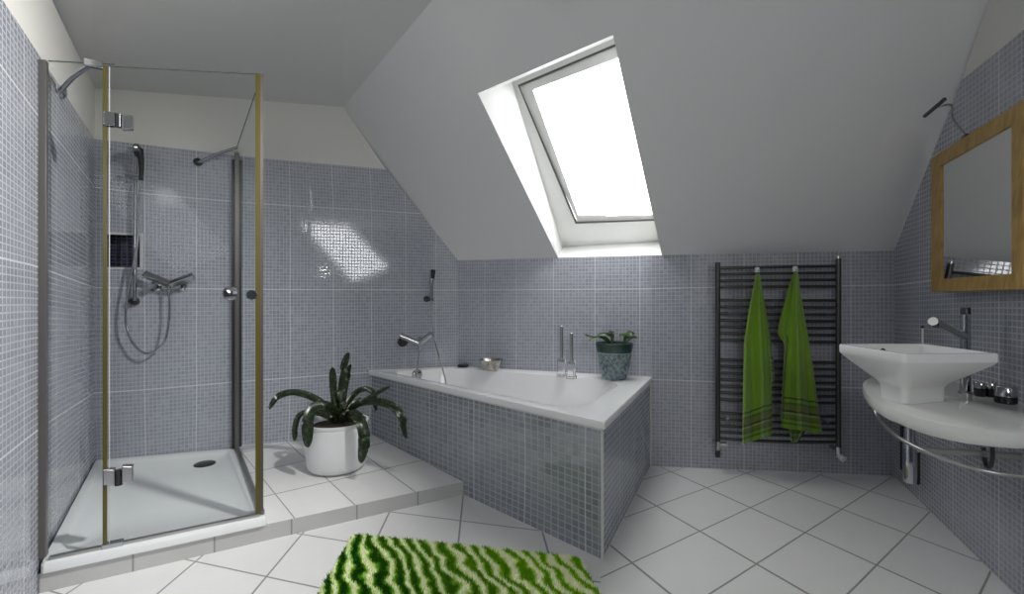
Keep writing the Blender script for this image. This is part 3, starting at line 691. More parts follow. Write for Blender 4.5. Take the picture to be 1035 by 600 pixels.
# things on the tub rim
def rimp(px, py): return onz(px, py, RZ)
c = rimp(496, 373.5); 
bo = empty('metal_bowl', c, 'small hammered steel bowl standing on the back rim of the tub', 'bowl')
obj('bowl', lathe(c, [(.050, .001), (.054, .008), (.070, .045), (.077, .062), (.083, .066), (.078, .066), (.067, .045), (.048, .012), (0, .010)], 36), M['steel'], bo)
c = rimp(468, 371)
sd_ = empty('soap_dish', c, 'flat dark dish in the corner of the tub rim', 'dish')
obj('dish', lathe(c, [(.026, .001), (.034, .003), (.040, .010), (.036, .010), (.026, .006), (0, .005)], 28), M['black'], sd_)
obj('insert', lathe(c+Vector((0, 0, .008)), [(.036, 0), (.038, .008), (.034, .011), (0, .012)], 28), M['darkm'], sd_)
def holder(px, py, top, w, lab):
    c = rimp(px, py); e = empty('glass_holder', c, lab, 'holder', 'crystal holders on the tub rim')
    h = .105
    V, Fc = [], []
    rr = []
    for z, k in ((.001, 1.0), (.014, 1.05), (.024, .86), (.06, .80), (h, .88)):
        rr.append([c+Vector((math.cos(t)*w*k, math.sin(t)*w*k, z)) for t in [PI/8+i*PI/4 for i in range(8)]])
    obj('glass_body', loft(rr, True, True), M['gblock'], e, smooth=False, bevel=.0015)
    zt = H-(top-Y0)/F*c.y
    obj('rod', tube([c+Vector((0, 0, h-.02)), Vector((c.x, c.y, zt-.004)), Vector((c.x, c.y, zt))], [.0095, .0095, .006], 12), M['satin'], e)
holder(567.5, 380, 329, .030, 'cut glass holder with the taller metal rod on the tub rim')
holder(577.5, 382.5, 336, .031, 'cut glass holder with the shorter metal rod on the tub rim')
# glazed pot
c = rimp(621, 382.5)
gpn = empty('glazed_plant_pot', c, 'blue-green glazed pot with a small succulent on the tub rim corner', 'potted plant')
sc_ = c.y/F
zrim = 36*sc_; R0, R1 = 11.8*sc_, 19.0*sc_
rad = lambda h: lerp(R0, R1*.93, min(1, h/(zrim*.8))**.75)
pot = obj('pot', lathe(c, [(R0*.9, .001), (R0, .006)]+[(rad(zrim*t), zrim*t) for t in (.15, .3, .45, .6, .74)]+[(rad(zrim*.74)*.97, zrim*.76), (rad(zrim*.74)*.97, zrim*.80)], 40), M['glaze'], gpn)
obj('rim', lathe(c, [(R1*.90, zrim*.74), (R1*.93, zrim*.78), (R1*.97, zrim*.9), (R1, zrim), (R1*.95, zrim*1.01), (R1*.9, zrim*.93), (0, zrim*.92)], 40), M['glazerim'], gpn, label='dark green glazed rim')
obj('soil', lathe(c, [(R1*.9, zrim*.925), (R1*.6, zrim*.95), (0, zrim*.96)], 30), M['soil'], gpn)
def onpot(ang, h, e=.0015): r = rad(h)+e; return c+Vector((r*math.sin(ang), -r*math.cos(ang), h))
mk = []
for s in (-1, 1):
    for w_ in (1, .62):
        mk.append(tube([onpot(s*lerp(.78*w_, 0, t), zrim*lerp(.70, .30+.12*(1-w_), t)) for t in [i/10 for i in range(11)]], .0016, 6))
mk.append(tube([onpot(lerp(-1.3, 1.3, t), zrim*(.745)) for t in [i/24 for i in range(25)]], .002, 6))
obj('pot_ornament', join(*mk), M['lineglaze'], pot)
def strap(pts, w, n=22, cup=.25, up=Vector((0, 0, 1)), th=.0022):
    P = smoothline(pts, 6); V, Fc, UV = [], [], []; m_ = len(P); Lc = 0
    for i, p in enumerate(P):
        d = (P[min(i+1, m_-1)]-P[max(i-1, 0)]).normalized(); 
        view = (p-EYE).normalized(); sd2 = d.cross(view)
        sd2 = sd2.normalized() if sd2.length > .05 else d.cross(up).normalized()
        sd3 = d.cross(up); sd3 = sd3.normalized() if sd3.length > .1 else sd2
        if sd3.dot(sd2) < 0: sd3 = -sd3
        s = (sd2*.55+sd3*.45).normalized(); nrm = s.cross(d).normalized()
        if nrm.dot(up) < 0 and abs(nrm.dot(up)) > .2: nrm = -nrm
        t = i/(m_-1); ww = w*(.55+.45*min(1, t*4))*(1 if t < .75 else math.sqrt(max(0.02, 1-((t-.75)/.25)**2)))
        if i: Lc += (p-P[i-1]).length
        for k, (a, h) in enumerate(((-1, cup), (-.5, .25*cup), (0, 0), (.5, .25*cup), (1, cup), (.5, .25*cup-.12), (0, -.15), (-.5, .25*cup-.12))):
            V.append(p+s*ww*a+nrm*ww*h); UV.append((a*.5+.5, Lc))
    for i in range(m_-1):
        for k in range(8): Fc.append((i*8+k, i*8+(k+1) % 8, (i+1)*8+(k+1) % 8, (i+1)*8+k))
    Fc += [tuple(range(8))[::-1], tuple((m_-1)*8+k for k in range(8))]
    return V, Fc, UV
def leafobj(pts, w, m_, parent, **kw):
    V, Fc, UV = strap(pts, w, **kw); return obj('leaf', (V, Fc), m_, parent, uv=UV)
Yp = c.y
for pts, w in (([(617, 346, .0), (611, 341, -.02), (601, 341.5, -.03), (590.5, 338, -.03)], .008), ([(616, 347, .0), (608, 341, -.03), (602, 341.5, -.05), (595, 345, -.06)], .008),
               ([(619, 346, -.02), (618, 340, -.02), (612, 337.5, -.03), (604, 339, -.03)], .011), ([(619, 346, -.02), (619, 338.5, -.02), (616, 336, -.02), (622, 336.5, -.02)], .010),
               ([(632, 346, -.02), (633, 341, -.02), (629, 339, -.02), (626, 340, -.03)], .011), ([(632, 346, -.01), (635, 340, -.02), (638, 337, -.02), (641, 338, -.02)], .012),
               ([(632, 346, -.01), (637, 342, -.02), (641, 341, -.02), (644, 341.5, -.02)], .010), ([(631, 346, .02), (633, 339, .0), (636, 336, .0), (638, 336.5, .0)], .010)):
    leafobj([at(x, y, Yp+d) for x, y, d in pts], w, M['succ'], gpn, cup=.4)

# ------------------------------------------------------------------ big potted plant on the step
pc = onstep(340.5, 472); pz = step_z(Vector((pc.x, pc.y, 0)))+.004; pc = Vector((pc.x, pc.y, pz))
pp = empty('potted_plant', pc, 'dark mottled strap-leaved plant in a white pot on the tiled step', 'potted plant')
ks = pc.y/F
Rr, Rb = 31*ks, 27*ks; hz = H-(424.5-Y0)*ks-pz
obj('pot', lathe(pc, [(Rb*.93, 0), (Rb, .008), (lerp(Rb, Rr, .45), hz*.12), (lerp(Rb, Rr, .75), hz*.4), (lerp(Rb, Rr, .9), hz*.72), (Rr*.955, hz*.86), (Rr*.965, hz*.9), (Rr*.955, hz*.915), (Rr, hz*.96), (Rr*1.0, hz), (Rr*.93, hz), (Rr*.91, hz*.9), (0, hz*.88)], 56), M['pot'], pp)
obj('soil', lathe(pc, [(Rr*.91, hz*.89), (Rr*.5, hz*.93), (0, hz*.94)], 32), M['soil'], pp)
Yc = pc.y
LV = [([(343, 424, 0), (345, 410, .0), (346, 390, .02), (348, 372, .03), (352.5, 356, .03)], 5.0),
      ([(341, 425, 0), (339.5, 410, .0), (337, 390, .01), (336, 371, .01)], 4.2),
      ([(345, 424, 0), (346.5, 405, .05), (349.5, 385, .07), (355, 368, .08)], 3.8),
      ([(341, 427, 0), (333, 415, .0), (321, 405, .0), (308, 399, .0), (294.6, 397, .0), (281, 401.5, -.02), (272.5, 413.5, -.03)], 4.6),
      ([(345, 425, -.02), (337, 415, -.07), (326, 410, -.12), (315.5, 414, -.17), (311.5, 426, -.2), (310.8, 438, -.2), (311.3, 452, -.2)], 6.0),
      ([(338, 427, 0), (326, 419, .0), (313, 417, .0), (303, 420, .0), (299, 431, .0), (297.5, 445, .0)], 3.8),
      ([(349, 425, -.02), (355, 419, -.1), (362, 423, -.17), (367, 436, -.2), (368, 452, -.21), (365.3, 468, -.2)], 6.0),
      ([(347, 425, 0), (356, 413, -.03), (367, 407.5, -.07), (382, 406.5, -.12), (396, 411, -.15), (406, 422, -.17), (411, 443, -.17)], 5.0),
      ([(345, 424, 0), (350, 410, .04), (358, 399, .08), (368, 393.5, .1), (377, 398, .12), (380.5, 415, .12)], 4.0),
      ([(349, 423, 0), (361, 410, .03), (377, 400, .06), (394.5, 390.5, .08)], 3.0),
      ([(344, 427, -.03), (347, 421, -.05), (353, 417, -.04), (358, 409, 0), (366, 402, .03)], 4.5),
      ([(340, 428, -.03), (334, 421, -.06), (330, 418, -.05), (322, 414, -.03)], 4.2),
      ([(345, 427, -.03), (352, 423, -.06), (358, 422, -.06), (352, 427, -.10)], 3.4)]
for pts, w in LV:
    leafobj([at(x, y, Yc+d) for x, y, d in pts], w*ks*.88, M['leaf'], pp, cup=.35)

# ------------------------------------------------------------------ rug
rz = .012
rc = [onz(357, 536, .03), onz(585, 559, .03), onz(612, 606, .03), onz(315, 606, .03)]
ua = (rc[1]-rc[0]); e0, e1 = rc[0], rc[1]
e2 = rc[1]+(rc[2]-rc[1]).normalized()*.75; e3 = rc[0]+(rc[3]-rc[0]).normalized()*.80
RQ = [Vector((p.x, p.y, 0)) for p in (e3, e2, e1, e0)]
def sq_in(a, b, r=.05):                # rounded corner test
    dx = max(r-a, a-(1-r), 0); dy = max(r-b, b-(1-r), 0); return dx*dx+dy*dy < r*r*1.02
m = M['rug'] = mat('rug_yarn', (.2, .4, .05), .95, spec=.1)
at_ = nn(m, 'ShaderNodeTexCoord'); mp = nn(m, 'ShaderNodeMapping'); mp.inputs['Rotation'].default_value = (0, 0, math.radians(-18)); lk(m, at_.outputs['UV'], mp.inputs[0])
ns = nn(m, 'ShaderNodeTexNoise'); ns.inputs['Scale'].default_value = 4.2; ns.inputs['Detail'].default_value = 2.5; lk(m, at_.outputs['UV'], ns.inputs[0])
wv = nn(m, 'ShaderNodeTexWave', wave_type='BANDS', bands_direction='X', wave_profile='SIN'); wv.inputs['Scale'].default_value = 4.9; wv.inputs['Distortion'].default_value = 7.5; wv.inputs['Detail'].default_value = 2.0; wv.inputs['Detail Scale'].default_value = 1.1
lk(m, mp.outputs[0], wv.inputs[0])
sp = nn(m, 'ShaderNodeSeparateXYZ'); lk(m, at_.outputs['UV'], sp.inputs[0])
gr = math_n(m, 'ADD', math_n(m, 'MULTIPLY', sp.outputs[0], .65), math_n(m, 'MULTIPLY', sp.outputs[1], .42))
deep = ramp(m, wv.outputs[0], [(.15, (.012, .070, .004)), (.45, (.07, .30, .010)), (.70, (.28, .60, .03)), (.86, (.85, .97, .42)), (.96, (1, 1, .75))])
pale = ramp(m, wv.outputs[0], [(.10, (.18, .46, .010)), (.38, (.42, .68, .03)), (.60, (.85, .98, .33)), (.8, (1, 1, .78))])
lk(m, mixc(m, ramp(m, gr, [(.40, (0, 0, 0)), (.90, (1, 1, 1))]), deep, pale), bsdf(m).inputs['Base Color'])
V, Fc, UV = [], [], []
N1, N2 = 40, 30
ids = {}
def addv(p, uvv): V.append(p); UV.append(uvv); return len(V)-1
for i in range(N1+1):
    for j in range(N2+1):
        p = quadmap(RQ, i/N1, j/N2); ids[i, j] = addv(Vector((p.x, p.y, .016)), (i/N1, j/N2))
for i in range(N1):
    for j in range(N2):
        if sq_in((i+.5)/N1, (j+.5)/N2): Fc.append((ids[i, j], ids[i+1, j], ids[i+1, j+1], ids[i, j+1]))
NT = 46000
for _ in range(NT):
    a, b = random.random(), random.random()
    if not sq_in(a, b): continue
    p = quadmap(RQ, a, b); h = random.uniform(.013, .021); w = random.uniform(.0030, .0048); t = random.uniform(0, 2*PI)
    tl = Vector((random.gauss(0, .004), random.gauss(0, .004), h)); base = Vector((p.x, p.y, .008)); w_ = Vector((math.cos(t)*w, math.sin(t)*w, 0)); w2 = Vector((-math.sin(t)*w, math.cos(t)*w, 0))
    i0 = addv(base+w_, (a, b)); i1 = addv(base-w_*.5+w2*.87, (a, b)); i2 = addv(base-w_*.5-w2*.87, (a, b)); i3 = addv(base+tl, (a, b))
    Fc += [(i0, i1, i3), (i1, i2, i3), (i2, i0, i3)]
bw = [quadmap(RQ, a, b) for a, b in ((0, .06), (.02, .01), (.08, 0), (.92, 0), (.98, .01), (1, .06), (1, .92), (.98, .98), (.93, 1), (.07, 1), (.02, .98), (0, .92))]
rugc = sum(RQ, Vector())/4
rug = empty('rug', rugc, 'shaggy rug with wavy green and cream stripes on the floor in front of the tub', 'rug')
obj('pile', (V, Fc), M['rug'], rug, smooth=False, uv=UV)
obj('backing', prism(bw, .001, .014), mat('rug_backing', (.02, .02, .02), .9), rug, smooth=False)

# ------------------------------------------------------------------ towel radiator
nk = wall_n(K, C2); k_ = lambda px, py, off=.075: wp(K, C2, px, py, off)
rdt = empty('towel_radiator', k_(786, 460, 0), 'dark ladder towel radiator with bowed rungs on the tiled back wall', 'radiator')
tl0, tl1 = k_(725.5, 265), k_(725.5, 461.5); tr0, tr1 = k_(847.3, 261), k_(847.3, 459)
tl1.x, tl1.y = tl0.x, tl0.y; tr1.x, tr1.y = tr0.x, tr0.y
obj('upright', tube([tl0, tl1], .0135, 16), M['rad'], rdt); obj('upright', tube([tr0, tr1], .0135, 16), M['rad'], rdt)
ly = [271.5, 277.6, 284, 290.2, 303, 309.7, 316.2, 322.9, 329.3, 335.7, 342.5, 362.4, 369, 375.6, 382, 388.8, 395.2, 402.2, 416, 422.4, 429.4, 435.8, 442.6]
ryy = [268.2, 275.2, 282.2, 289, 303.6, 310.6, 318.3, 325, 332, 339.3, 346.3, 367.0, 373.8, 381.0, 388.0, 394.6, 401.5, 408.0, 421.5, 428.3, 434.6, 440.7, 446.6]
rungs = []
for a, b in zip(ly, ryy):
    za, zb = k_(725.5, a).z, k_(847.3, b).z; z = .5*(za+zb)
    P = []
    for i in range(13):
        t = i/12; p = lerp(tl0, tr0, t)+nk*(.030*4*t*(1-t)-.004); P.append(Vector((p.x, p.y, lerp(z*.5+za*.5, z*.5+zb*.5, t))))
    rungs.append(P); obj('rung', tube(P, .0085, 10), M['rad'], rdt)
for px, py in ((737.5, 316), (836.5, 318), (735.5, 423), (837, 427.5)):
    q = k_(px, py, .088); obj('wall_fixing', tube([q-nk*.088, q], .009, 12), M['chrome'], rdt)
q = Vector((tr0.x, tr0.y, tr0.z)); obj('vent_plug', tube([q, q+Vector((0, 0, .012))], .006, 10), M['chrome'], rdt)
for (px, py, s) in ((722.5, 449, 1), (848, 455, 1)):
    v0 = Vector((tl0.x if px < 800 else tr0.x, tl0.y if px < 800 else tr0.y, 0)); v0.z = k_(px, py).z
    dK = (C2-K).normalized()
    o = obj('valve', join(tube([v0+Vector((0, 0, .02)), v0-Vector((0, 0, .03))], .015, 12), tube([v0, v0-nk*.07], .011, 10)), M['chrome'], rdt)
    if px < 800: obj('valve_head', tube([v0, v0+dK*.045], [.012, .017], 14), M['satin'], o)
    else: obj('valve_head', tube([v0-Vector((0, 0, .025)), v0+nk*.03+dK*.012-Vector((0, 0, .04))], [.014, .018], 14), M['ceramic'], o)
# hooks and towels
def hook(px, py, lab):
    P = k_(px, py, .128); e = empty('towel_hook', P, lab, 'hook', 'clip hooks on the towel radiator')
    obj('clip', box(P+Vector((0, 0, -.004)), Vector((.008, 0, 0)), Vector((0, .014, 0)), Vector((0, 0, .014))), M['ceramic'], e, smooth=False, bevel=.004)
    obj('ring', tube([P+Vector((0, 0, .008))+nk*-.03, P+Vector((0, 0, .018)), P+Vector((0, 0, -.012))+nk*.014], .004, 8), M['chrome'], e)
hook(765.2, 272, 'pale clip hook on the radiator holding the left towel'); hook(803.5, 271, 'pale clip hook on the radiator holding the right towel')
def towel(rows, off0, parent, nm, depth=.016, hem=None, ph=0, folds=3.0, n=28):
    # rows: (y, xl, xr) outline in the photo; closed tube-like cloth with soft pleats
    ys = [r[0] for r in rows]; V, Fc, UV = [], [], []
    m_ = 34; zmin = None
    for j in range(m_+1):
        t = j/m_; y = lerp(ys[0], ys[-1], t); xl = interp(y, ys, [r[1] for r in rows]); xr = interp(y, ys, [r[2] for r in rows])
        for i in range(n):
            a = 2*PI*i/n; u = .5-.5*math.cos(a); x = lerp(xl, xr, u); front = math.sin(a)
            yy = y+(hem(u)*max(0, (t-.72)/.28) if hem else 0)
            o_ = off0+depth*front*(.55+.45*t)*(1+.8*math.sin(folds*PI*u+ph+1.2*t))+(.016*t*math.sin(folds*2*PI*u+ph*2))*(1 if front > 0 else .3)
            p = k_(x, yy, o_); V.append(p); UV.append([u, 0])
    zb = min(v.z for v in V)
    for i, v in enumerate(V):
        jj = i//n; base = V[m_*n+(i % n)]; UV[i] = (UV[i][0], max(0, v.z-base.z))
    for j in range(m_):
        for i in range(n):
            i2 = (i+1) % n; Fc.append((j*n+i, j*n+i2, (j+1)*n+i2, (j+1)*n+i))
    Fc += [tuple(range(n))[::-1], tuple(m_*n+k for k in range(n))]
    o = obj(nm, (V, Fc), M['towel'], parent, uv=UV); return o
tw1 = empty('towel', k_(766, 278, .11), 'green towel with striped hem hanging straight at the left of the radiator', 'towel', 'green towels on the radiator')
towel([(276.5, 764, 767.5), (290, 761.5, 769.5), (310, 757.5, 772), (335, 753.5, 775.5), (345, 752, 777), (390, 751, 780), (447, 750, 780.3)], .146, tw1, 'front_fold', hem=lambda u: 2-10*u)
towel([(277, 765, 768), (300, 766, 772), (330, 768, 777), (365, 772, 782), (382, 774, 783), (392, 776, 780)], .128, tw1, 'back_fold', depth=.008, ph=1)
tw2 = empty('towel', k_(804, 276, .11), 'green towel with a flared left fold hanging at the right of the radiator', 'towel', 'green towels on the radiator')
towel([(274, 802.5, 806.5), (290, 801, 808.5), (310, 799.5, 811.5), (340, 797, 817), (365, 795, 821), (400, 792, 826), (434, 789.5, 831.3)], .147, tw2, 'front_fold', hem=lambda u: -2+6*u, ph=2)
towel([(275, 802.5, 805.5), (290, 797, 805), (305, 793, 804), (325, 787.5, 803), (337, 785.7, 802), (343, 790, 802), (348, 793, 800), (400, 790, 800), (425, 788.5, 800)], .126, tw2, 'back_fold', depth=.010, ph=.5)
towel([(415, 795, 815), (430, 796.5, 818), (447, 800, 806)], .128, tw2, 'inner_corner', depth=.008, ph=.2)

# ------------------------------------------------------------------ washbasin counter
CZ = .655; nr_ = wall_n(C2, R); dR = (R-C2).normalized()
edge = [(896, 381), (880, 381), (872.5, 384), (871.5, 390), (878, 399), (889, 406.5), (900, 411), (920, 418.5), (940, 424), (965, 429), (990, 432.5), (1012, 434.5), (1035, 436), (1062, 436.5)]
E2 = [onz(x, y, CZ) for x, y in edge]
E2 = smoothline(E2, 4)
def towall(p, o=.0): 
    k = (p-C2).dot(nr_)-o; return Vector((p.x, p.y, 0))-nr_*k
wa = towall(E2[0], .002); wb = towall(E2[-1], .002)
poly = [Vector((wa.x, wa.y, 0))]+[Vector((p.x, p.y, 0)) for p in E2]+[Vector((wb.x, wb.y, 0))]
def inset(poly, d):
    n = len(poly); out = []
    c_ = sum(poly, Vector())/n
    for i, p in enumerate(poly):
        if i in (0, n-1): out.append(p.copy()); continue
        t = (poly[(i+1) % n]-poly[i-1]).normalized(); q = Vector((-t.y, t.x, 0)); q = q if q.dot(c_-p) > 0 else -q; out.append(p+q*d)
    return out
def rg(d, z): return [Vector((p.x, p.y, z)) for p in inset(poly, d)]
ctr = empty('basin_counter', towall(onz(960, 410, CZ)), 'white curved counter slab mounted on the right wall under the basin', 'counter')
obj('slab', loft([rg(.014, CZ-.048), rg(.003, CZ-.038), rg(0, CZ-.02), rg(.003, CZ-.005), rg(.010, CZ)], True, True), mat('counter_white', (.80, .80, .77), .08), ctr)
# curved towel bar below
tb = [(884, 414.7, 284), (887, 421, 290), (892, 428.5, 300), (902, 437.6, 318), (915, 445.8, 334), (933, 455, 350), (955, 463.5, 364), (979, 471.5, 378), (1006.6, 478, 388), (1033, 481.5, 394)]
P = []
for x, y, d in tb: p = gp(x, d*1.0); P.append(Vector((p.x, p.y, H-(y-Y0)/F*p.y)))
P[0].z = CZ-.05
e_ = P[-1]; 
obj('towel_bar', tube(smoothline(P, 5)+[e_+Vector((.004, -.003, .004)), Vector((e_.x+.006, e_.y-.004, CZ-.05))], .0055, 10), M['satin'], ctr)
pu = [onpl(x, y, towall(onz(990, 420, CZ))+nr_*.12, nr_) for x, y in ((994, 452), (995.5, 465), (998, 472), (1001, 471), (1003, 463), (1003, 452))]
obj('bar_bracket', tube(smoothline(pu, 4), .006, 8), M['darkm'], ctr)
# waste trap under the counter
tp = empty('basin_trap', Vector((0, 0, 0)) + gp(919, 300), 'chrome bottle trap and waste pipe below the counter', 'trap')
tY = 1.62; cx_ = (919.5-CX)/F*tY
zt_ = lambda y: H-(y-Y0)/F*tY
obj('bottle', lathe((cx_, tY, 0), [(.010, zt_(488)), (.018, zt_(486.5)), (.0195, zt_(480)), (.0195, zt_(447)), (.014, zt_(443)), (.014, CZ-.055)], 24), M['chrome'], tp)
pw = towall(Vector((cx_+.14, tY-.06, 0))); pw.z = zt_(450)
obj('waste_pipe', tube([Vector((cx_, tY, zt_(453))), lerp(Vector((cx_, tY, zt_(453))), pw, .5), pw], .011, 12), M['satin'], tp)
obj('wall_flange', lathe(pw, [(.028, 0), (.028, .006), (.014, .014)], 20, axis=nr_), M['chrome'], tp)
# plain dark uprights at the wall beside the trap
for px, y0_, y1_ in ((911.5, 428, 474), (928, 455, 489)):
    q = onpl(px, y0_, C2+nr_*.02, nr_); q1 = onpl(px, y1_, C2+nr_*.02, nr_)
    obj('dark_upright', tube([q, Vector((q.x, q.y, q1.z))], .008, 10), M['black'], tp, label='dark upright bar')
# basin
bs = empty('washbasin', onz(925, 405, CZ), 'white angular vessel basin standing on the curved counter', 'washbasin')
BZ = .835
bF, bL, bR = onz(913, 357.6, BZ), onz(846.5, 347.2, BZ), onz(1011.5, 357.2, BZ); bB = bL+bR-bF+Vector((.02, .0, 0))
RQ2 = [Vector((p.x, p.y, 0)) for p in (bF, bR, bB, bL)]
pF, pL, pR = onz(914, 409.5, CZ), onz(887.5, 401, CZ), onz(957.5, 405.5, CZ); pB = pL+pR-pF
PQ = [Vector((p.x, p.y, 0)) for p in (pF, pR, pB, pL)]
def br(Qa, Qb, k, ins, r, z):          # ring blended between the rim's and the foot's outline
    Qm = [lerp(a, b, k) for a, b in zip(Qa, Qb)]; return rring(Qm, ins, 1-ins, ins, 1-ins, r, z, 8)
rings = [br(RQ2, PQ, 1, 0, .16, CZ+.001), br(RQ2, PQ, 1, -.01, .16, CZ+.02), br(RQ2, PQ, .98, 0, .16, CZ+.045), br(RQ2, PQ, .93, 0, .15, CZ+.056), br(RQ2, PQ, .80, -.01, .17, CZ+.070), br(RQ2, PQ, .55, -.012, .15, CZ+.094), br(RQ2, PQ, .24, -.006, .10, CZ+.124), br(RQ2, PQ, .05, 0, .05, BZ-.034),
         br(RQ2, PQ, 0, 0, .045, BZ-.026), br(RQ2, PQ, 0, 0, .045, BZ-.004), br(RQ2, PQ, 0, .006, .045, BZ), br(RQ2, PQ, 0, .045, .06, BZ), br(RQ2, PQ, 0, .06, .07, BZ-.008),
         br(RQ2, PQ, .3, .05, .10, BZ-.06), br(RQ2, PQ, .75, .06, .14, BZ-.11), br(RQ2, PQ, .95, .2, .2, BZ-.125)]
obj('bowl', loft(rings, True, True), M['ceramic'], bs)
pv = onz(957, 356.4, BZ-.008) 
ovq = quadmap(RQ2, .45, .90); obj('overflow', lathe(Vector((ovq.x, ovq.y, BZ-.022)), [(.007, 0), (.007, .008), (0, .009)], 16, axis=(-.3, -1, .4)), M['darkm'], bs)
# tap
tq = onz(976, 397.5, CZ); tf = empty('basin_tap', tq, 'tall chrome pillar tap beside the basin', 'tap')
tY = tq.y; zt_ = lambda y: H-(y-Y0)/F*tY
obj('pillar', join(lathe(Vector((tq.x, tY, CZ)), [(.020, 0), (.020, .006), (.0155, .010), (.0145, zt_(345)-CZ), (.0145, zt_(343)-CZ), (.0145, zt_(318)-CZ)], 24)), M['chrome'], tf)
obj('lever', join(lathe(Vector((tq.x, tY, 0)), [(.0145, zt_(317.5)), (.0145, zt_(312)), (.012, zt_(310.5)), (0, zt_(310.4))], 24)), M['darkm'], tf)
s0 = Vector((tq.x, tY, zt_(340))); s1 = at(943, 324.5, tY-.13)
sp_ = obj('spout', tube([s0, lerp(s0, s1, .6), s1], [.013, .0145, .014], 14), M['chrome'], tf)
obj('nozzle', tube([s1+Vector((.012, 0, 0)), at(945.5, 331, tY-.13)], .008, 12), M['darkm'], sp_)
# jars
def jar(px, y0_, y1_, lidy, w, lab, low=None):
    c = onz(px, y1_, CZ); s = c.y/F; r = w/2*s; zt = CZ+(y1_-y0_)*s; zl = CZ+(y1_-lidy)*s
    e = empty('cosmetic_jar', c, lab, 'jar', 'black jars on the counter')
    obj('body', lathe(c, [(r*.9, .001), (r, .004), (r, zl-CZ)], 28), low or M['black'], e)
    obj('lid', lathe(c, [(r*.98, zl-CZ), (r*.98, zt-CZ-.003), (r*.9, zt-CZ), (0, zt-CZ)], 28), M['chrome'], e)
jar(990.5, 386.5, 400.5, 392, 9.5, 'small black jar with chrome lid, the one next to the tap')
jar(1001.5, 386.5, 401, 392, 10.5, 'small black jar with chrome lid, the middle one of the three')
jar(1016.5, 390, 407.5, 400, 17.5, 'widest jar on the counter, with a broad chrome lid')
# rod behind basin
q = onpl(932.5, 330, C2+nr_*.10, nr_); qb = Vector((q.x, q.y, CZ+.001))
rod = empty('upright_brush', qb, 'thin pale upright stick with dark tip behind the basin rim', 'brush')
obj('handle', tube([qb, Vector((q.x, q.y, q.z-.006))], .0035, 8), M['ceramic'], rod); obj('tip', tube([Vector((q.x, q.y, q.z-.006)), q+Vector((0, 0, .004))], .005, 8), M['black'], rod)

# ------------------------------------------------------------------ mirror and its lamp
MO = .05
mr = empty('wall_mirror', wp(C2, R, 990, 292, 0), 'oak-framed mirror on the tiled right wall above the basin', 'mirror')
m_ = lambda px, py, off=MO: wp(C2, R, px, py, off)
z0m, z1m = .5*(m_(940.5, 296.8).z+m_(1034, 289.8).z), .5*(m_(941, 155.5).z+m_(1034, 94).z)
a0, a1 = m_(940.5, 300), m_(1034.3, 300)
i0_, i1_ = m_(951, 300), m_(1022, 300)
zi0, zi1 = .5*(m_(952, 283.5).z+m_(1021.7, 275).z), .5*(m_(951, 167).z+m_(1022, 117.5).z)
def mp_(px, z):                         # the frame leans: its foot stands further off the wall than its head
    o_ = lerp(.075, .022, (z-z0m)/(z1m-z0m)); p = m_(px, 300, o_); return Vector((p.x, p.y, z))
def mq(px0, px1, za, zb): return [mp_(px0, za), mp_(px1, za), mp_(px1, zb), mp_(px0, zb)]
mo = mq(940.5, 1034.3, z0m, z1m); mi_ = mq(950.5, 1022, zi0, zi1)
mN = (mo[1]-mo[0]).cross(mo[3]-mo[0]).normalized()
if mN.dot(nr_) > 0: mN = -mN
obj('frame', ring(mo, mi_, mN, .02), M['wood'], mr, smooth=False, bevel=.002)
gq = [p+mN*.006 for p in mq(948.5, 1024, zi0-.01, zi1+.01)]
obj('mirror_glass', box8([p+mN*.004 for p in gq], gq), M['mirror'], mr, smooth=False)
lA = at(935, 117, 1.90); lB = at(954.5, 100.5, 1.90*(935-719)/(954.5-719)); zl = (lA.z+lB.z)/2; lA.z = lB.z = zl
lm = empty('mirror_lamp', m_(978, 129, .015), 'slim dark bar lamp on a curved arm above the mirror', 'lamp')
obj('light_bar', tube([lA, lB], .0075, 12), M['darkm'], lm)
lb = m_(978, 131, .012); lb.z = z1m
obj('arm', tube(smoothline([lerp(lA, lB, .5), lerp(lA, lB, .5)+(-nr_)*.05+Vector((0, 0, .004)), lerp(lerp(lA, lB, .5), lb, .55)+Vector((0, 0, .018)), lb], 8), .0038, 8), M['satin'], lm)
obj('foot', box(lb+Vector((0, 0, .003)), dR*.02, nr_*.012, (0, 0, .004)), M['darkm'], lm, smooth=False)

# ------------------------------------------------------------------ light
w = bpy.data.worlds.new('sky'); sc.world = w; w.use_nodes = True
w.node_tree.nodes['Background'].inputs[0].default_value = (.93, .95, 1, 1); w.node_tree.nodes['Background'].inputs[1].default_value = .12
def area(name, loc, rot, sx, sy, power, col=(1, 1, 1), spread=PI):
    l = bpy.data.lights.new(name, 'AREA'); l.shape = 'RECTANGLE'; l.size = sx; l.size_y = sy; l.energy = power; l.color = col; l.spread = spread
    o = bpy.data.objects.new(name, l); C.objects.link(o); o.location = loc; o.rotation_euler = rot; return o
# fill light set in the added side window, behind the camera
area('fill_side_window', (wp0.x-.035, -.25, (WZ0+WZ1)/2), (0, math.radians(90), 0), 1.0, 1.9, 2, (.96, .98, 1))
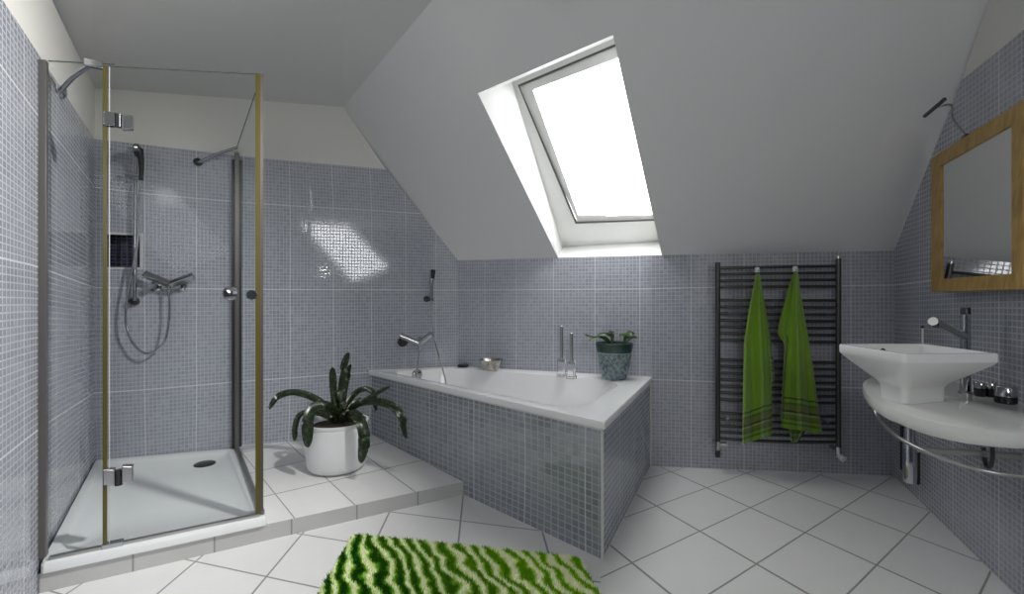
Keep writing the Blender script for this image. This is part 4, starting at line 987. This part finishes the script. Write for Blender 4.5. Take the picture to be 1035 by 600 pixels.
# window in the rear wall behind the camera: its mirror image shines on the glossy gable tiles
SP, SN = Vector((0, -1.59, 1.2)), Vector((0, 1, 0))
def rear_hit(px, py):
    p = wp(C0, C1, px, py); n = wall_n(C0, C1); d = (p-EYE).normalized(); r = d-n*2*d.dot(n)
    return p+r*((SP-p).dot(SN)/r.dot(SN))
hp4 = [rear_hit(*q) for q in ((303, 225), (345, 222), (392, 270), (356, 284))]
w3 = bpy.data.objects.new('window_3', None); C.objects.link(w3); w3['kind'] = 'structure'; wc = sum(hp4, Vector())/4; w3.location = wc; ORG[w3] = wc.copy()
obj('pane', (hp4, [(0, 1, 2, 3)]), M['sky3'], w3, smooth=False)
obj('window_frame', ring([wc+(p-wc)*1.18 for p in hp4], hp4, SN, .03), M['wpaint'], w3, smooth=False)
# added spot, out of view, put in to brighten the left wall and shower
cl = empty('added_fill_spot', (.2, 1.35, 2.13), 'added unseen ceiling spot that brightens the left wall', 'lamp')
obj('trim_ring', lathe((.2, 1.35, 2.095), [(.045, 0), (.05, .004), (.05, .04)], 24), M['chrome'], cl)
l = bpy.data.lights.new('spot', 'SPOT'); l.energy = 135; l.spot_size = math.radians(95); l.spot_blend = .9; l.shadow_soft_size = .06; l.color = (1, .99, .97)
o = bpy.data.objects.new('spot', l); C.objects.link(o); o.location = (.2, 1.35, 2.06); o.rotation_euler = (Vector((.2, 1.35, 2.06))-Vector((-1.6, 1.45, .9))).to_track_quat('Z', 'Y').to_euler()

# ------------------------------------------------------------------ camera
cd = bpy.data.cameras.new('camera'); cam = bpy.data.objects.new('camera', cd); C.objects.link(cam); sc.camera = cam
cam.location = (0, 0, H); cam.rotation_euler = (PI/2, 0, 0); cd.sensor_fit = 'HORIZONTAL'; cd.sensor_width = 36; cd.lens = 36*F/1035; cd.clip_start = .02
vs_ = sc.view_settings; vs_.view_transform = 'Standard'; vs_.look = 'None'; vs_.gamma = 1; vs_.exposure = .35; vs_.use_curve_mapping = False
sc.cycles.use_denoising = True; sc.cycles.max_bounces = 8; sc.cycles.transparent_max_bounces = 16; sc.cycles.sample_clamp_indirect = 4
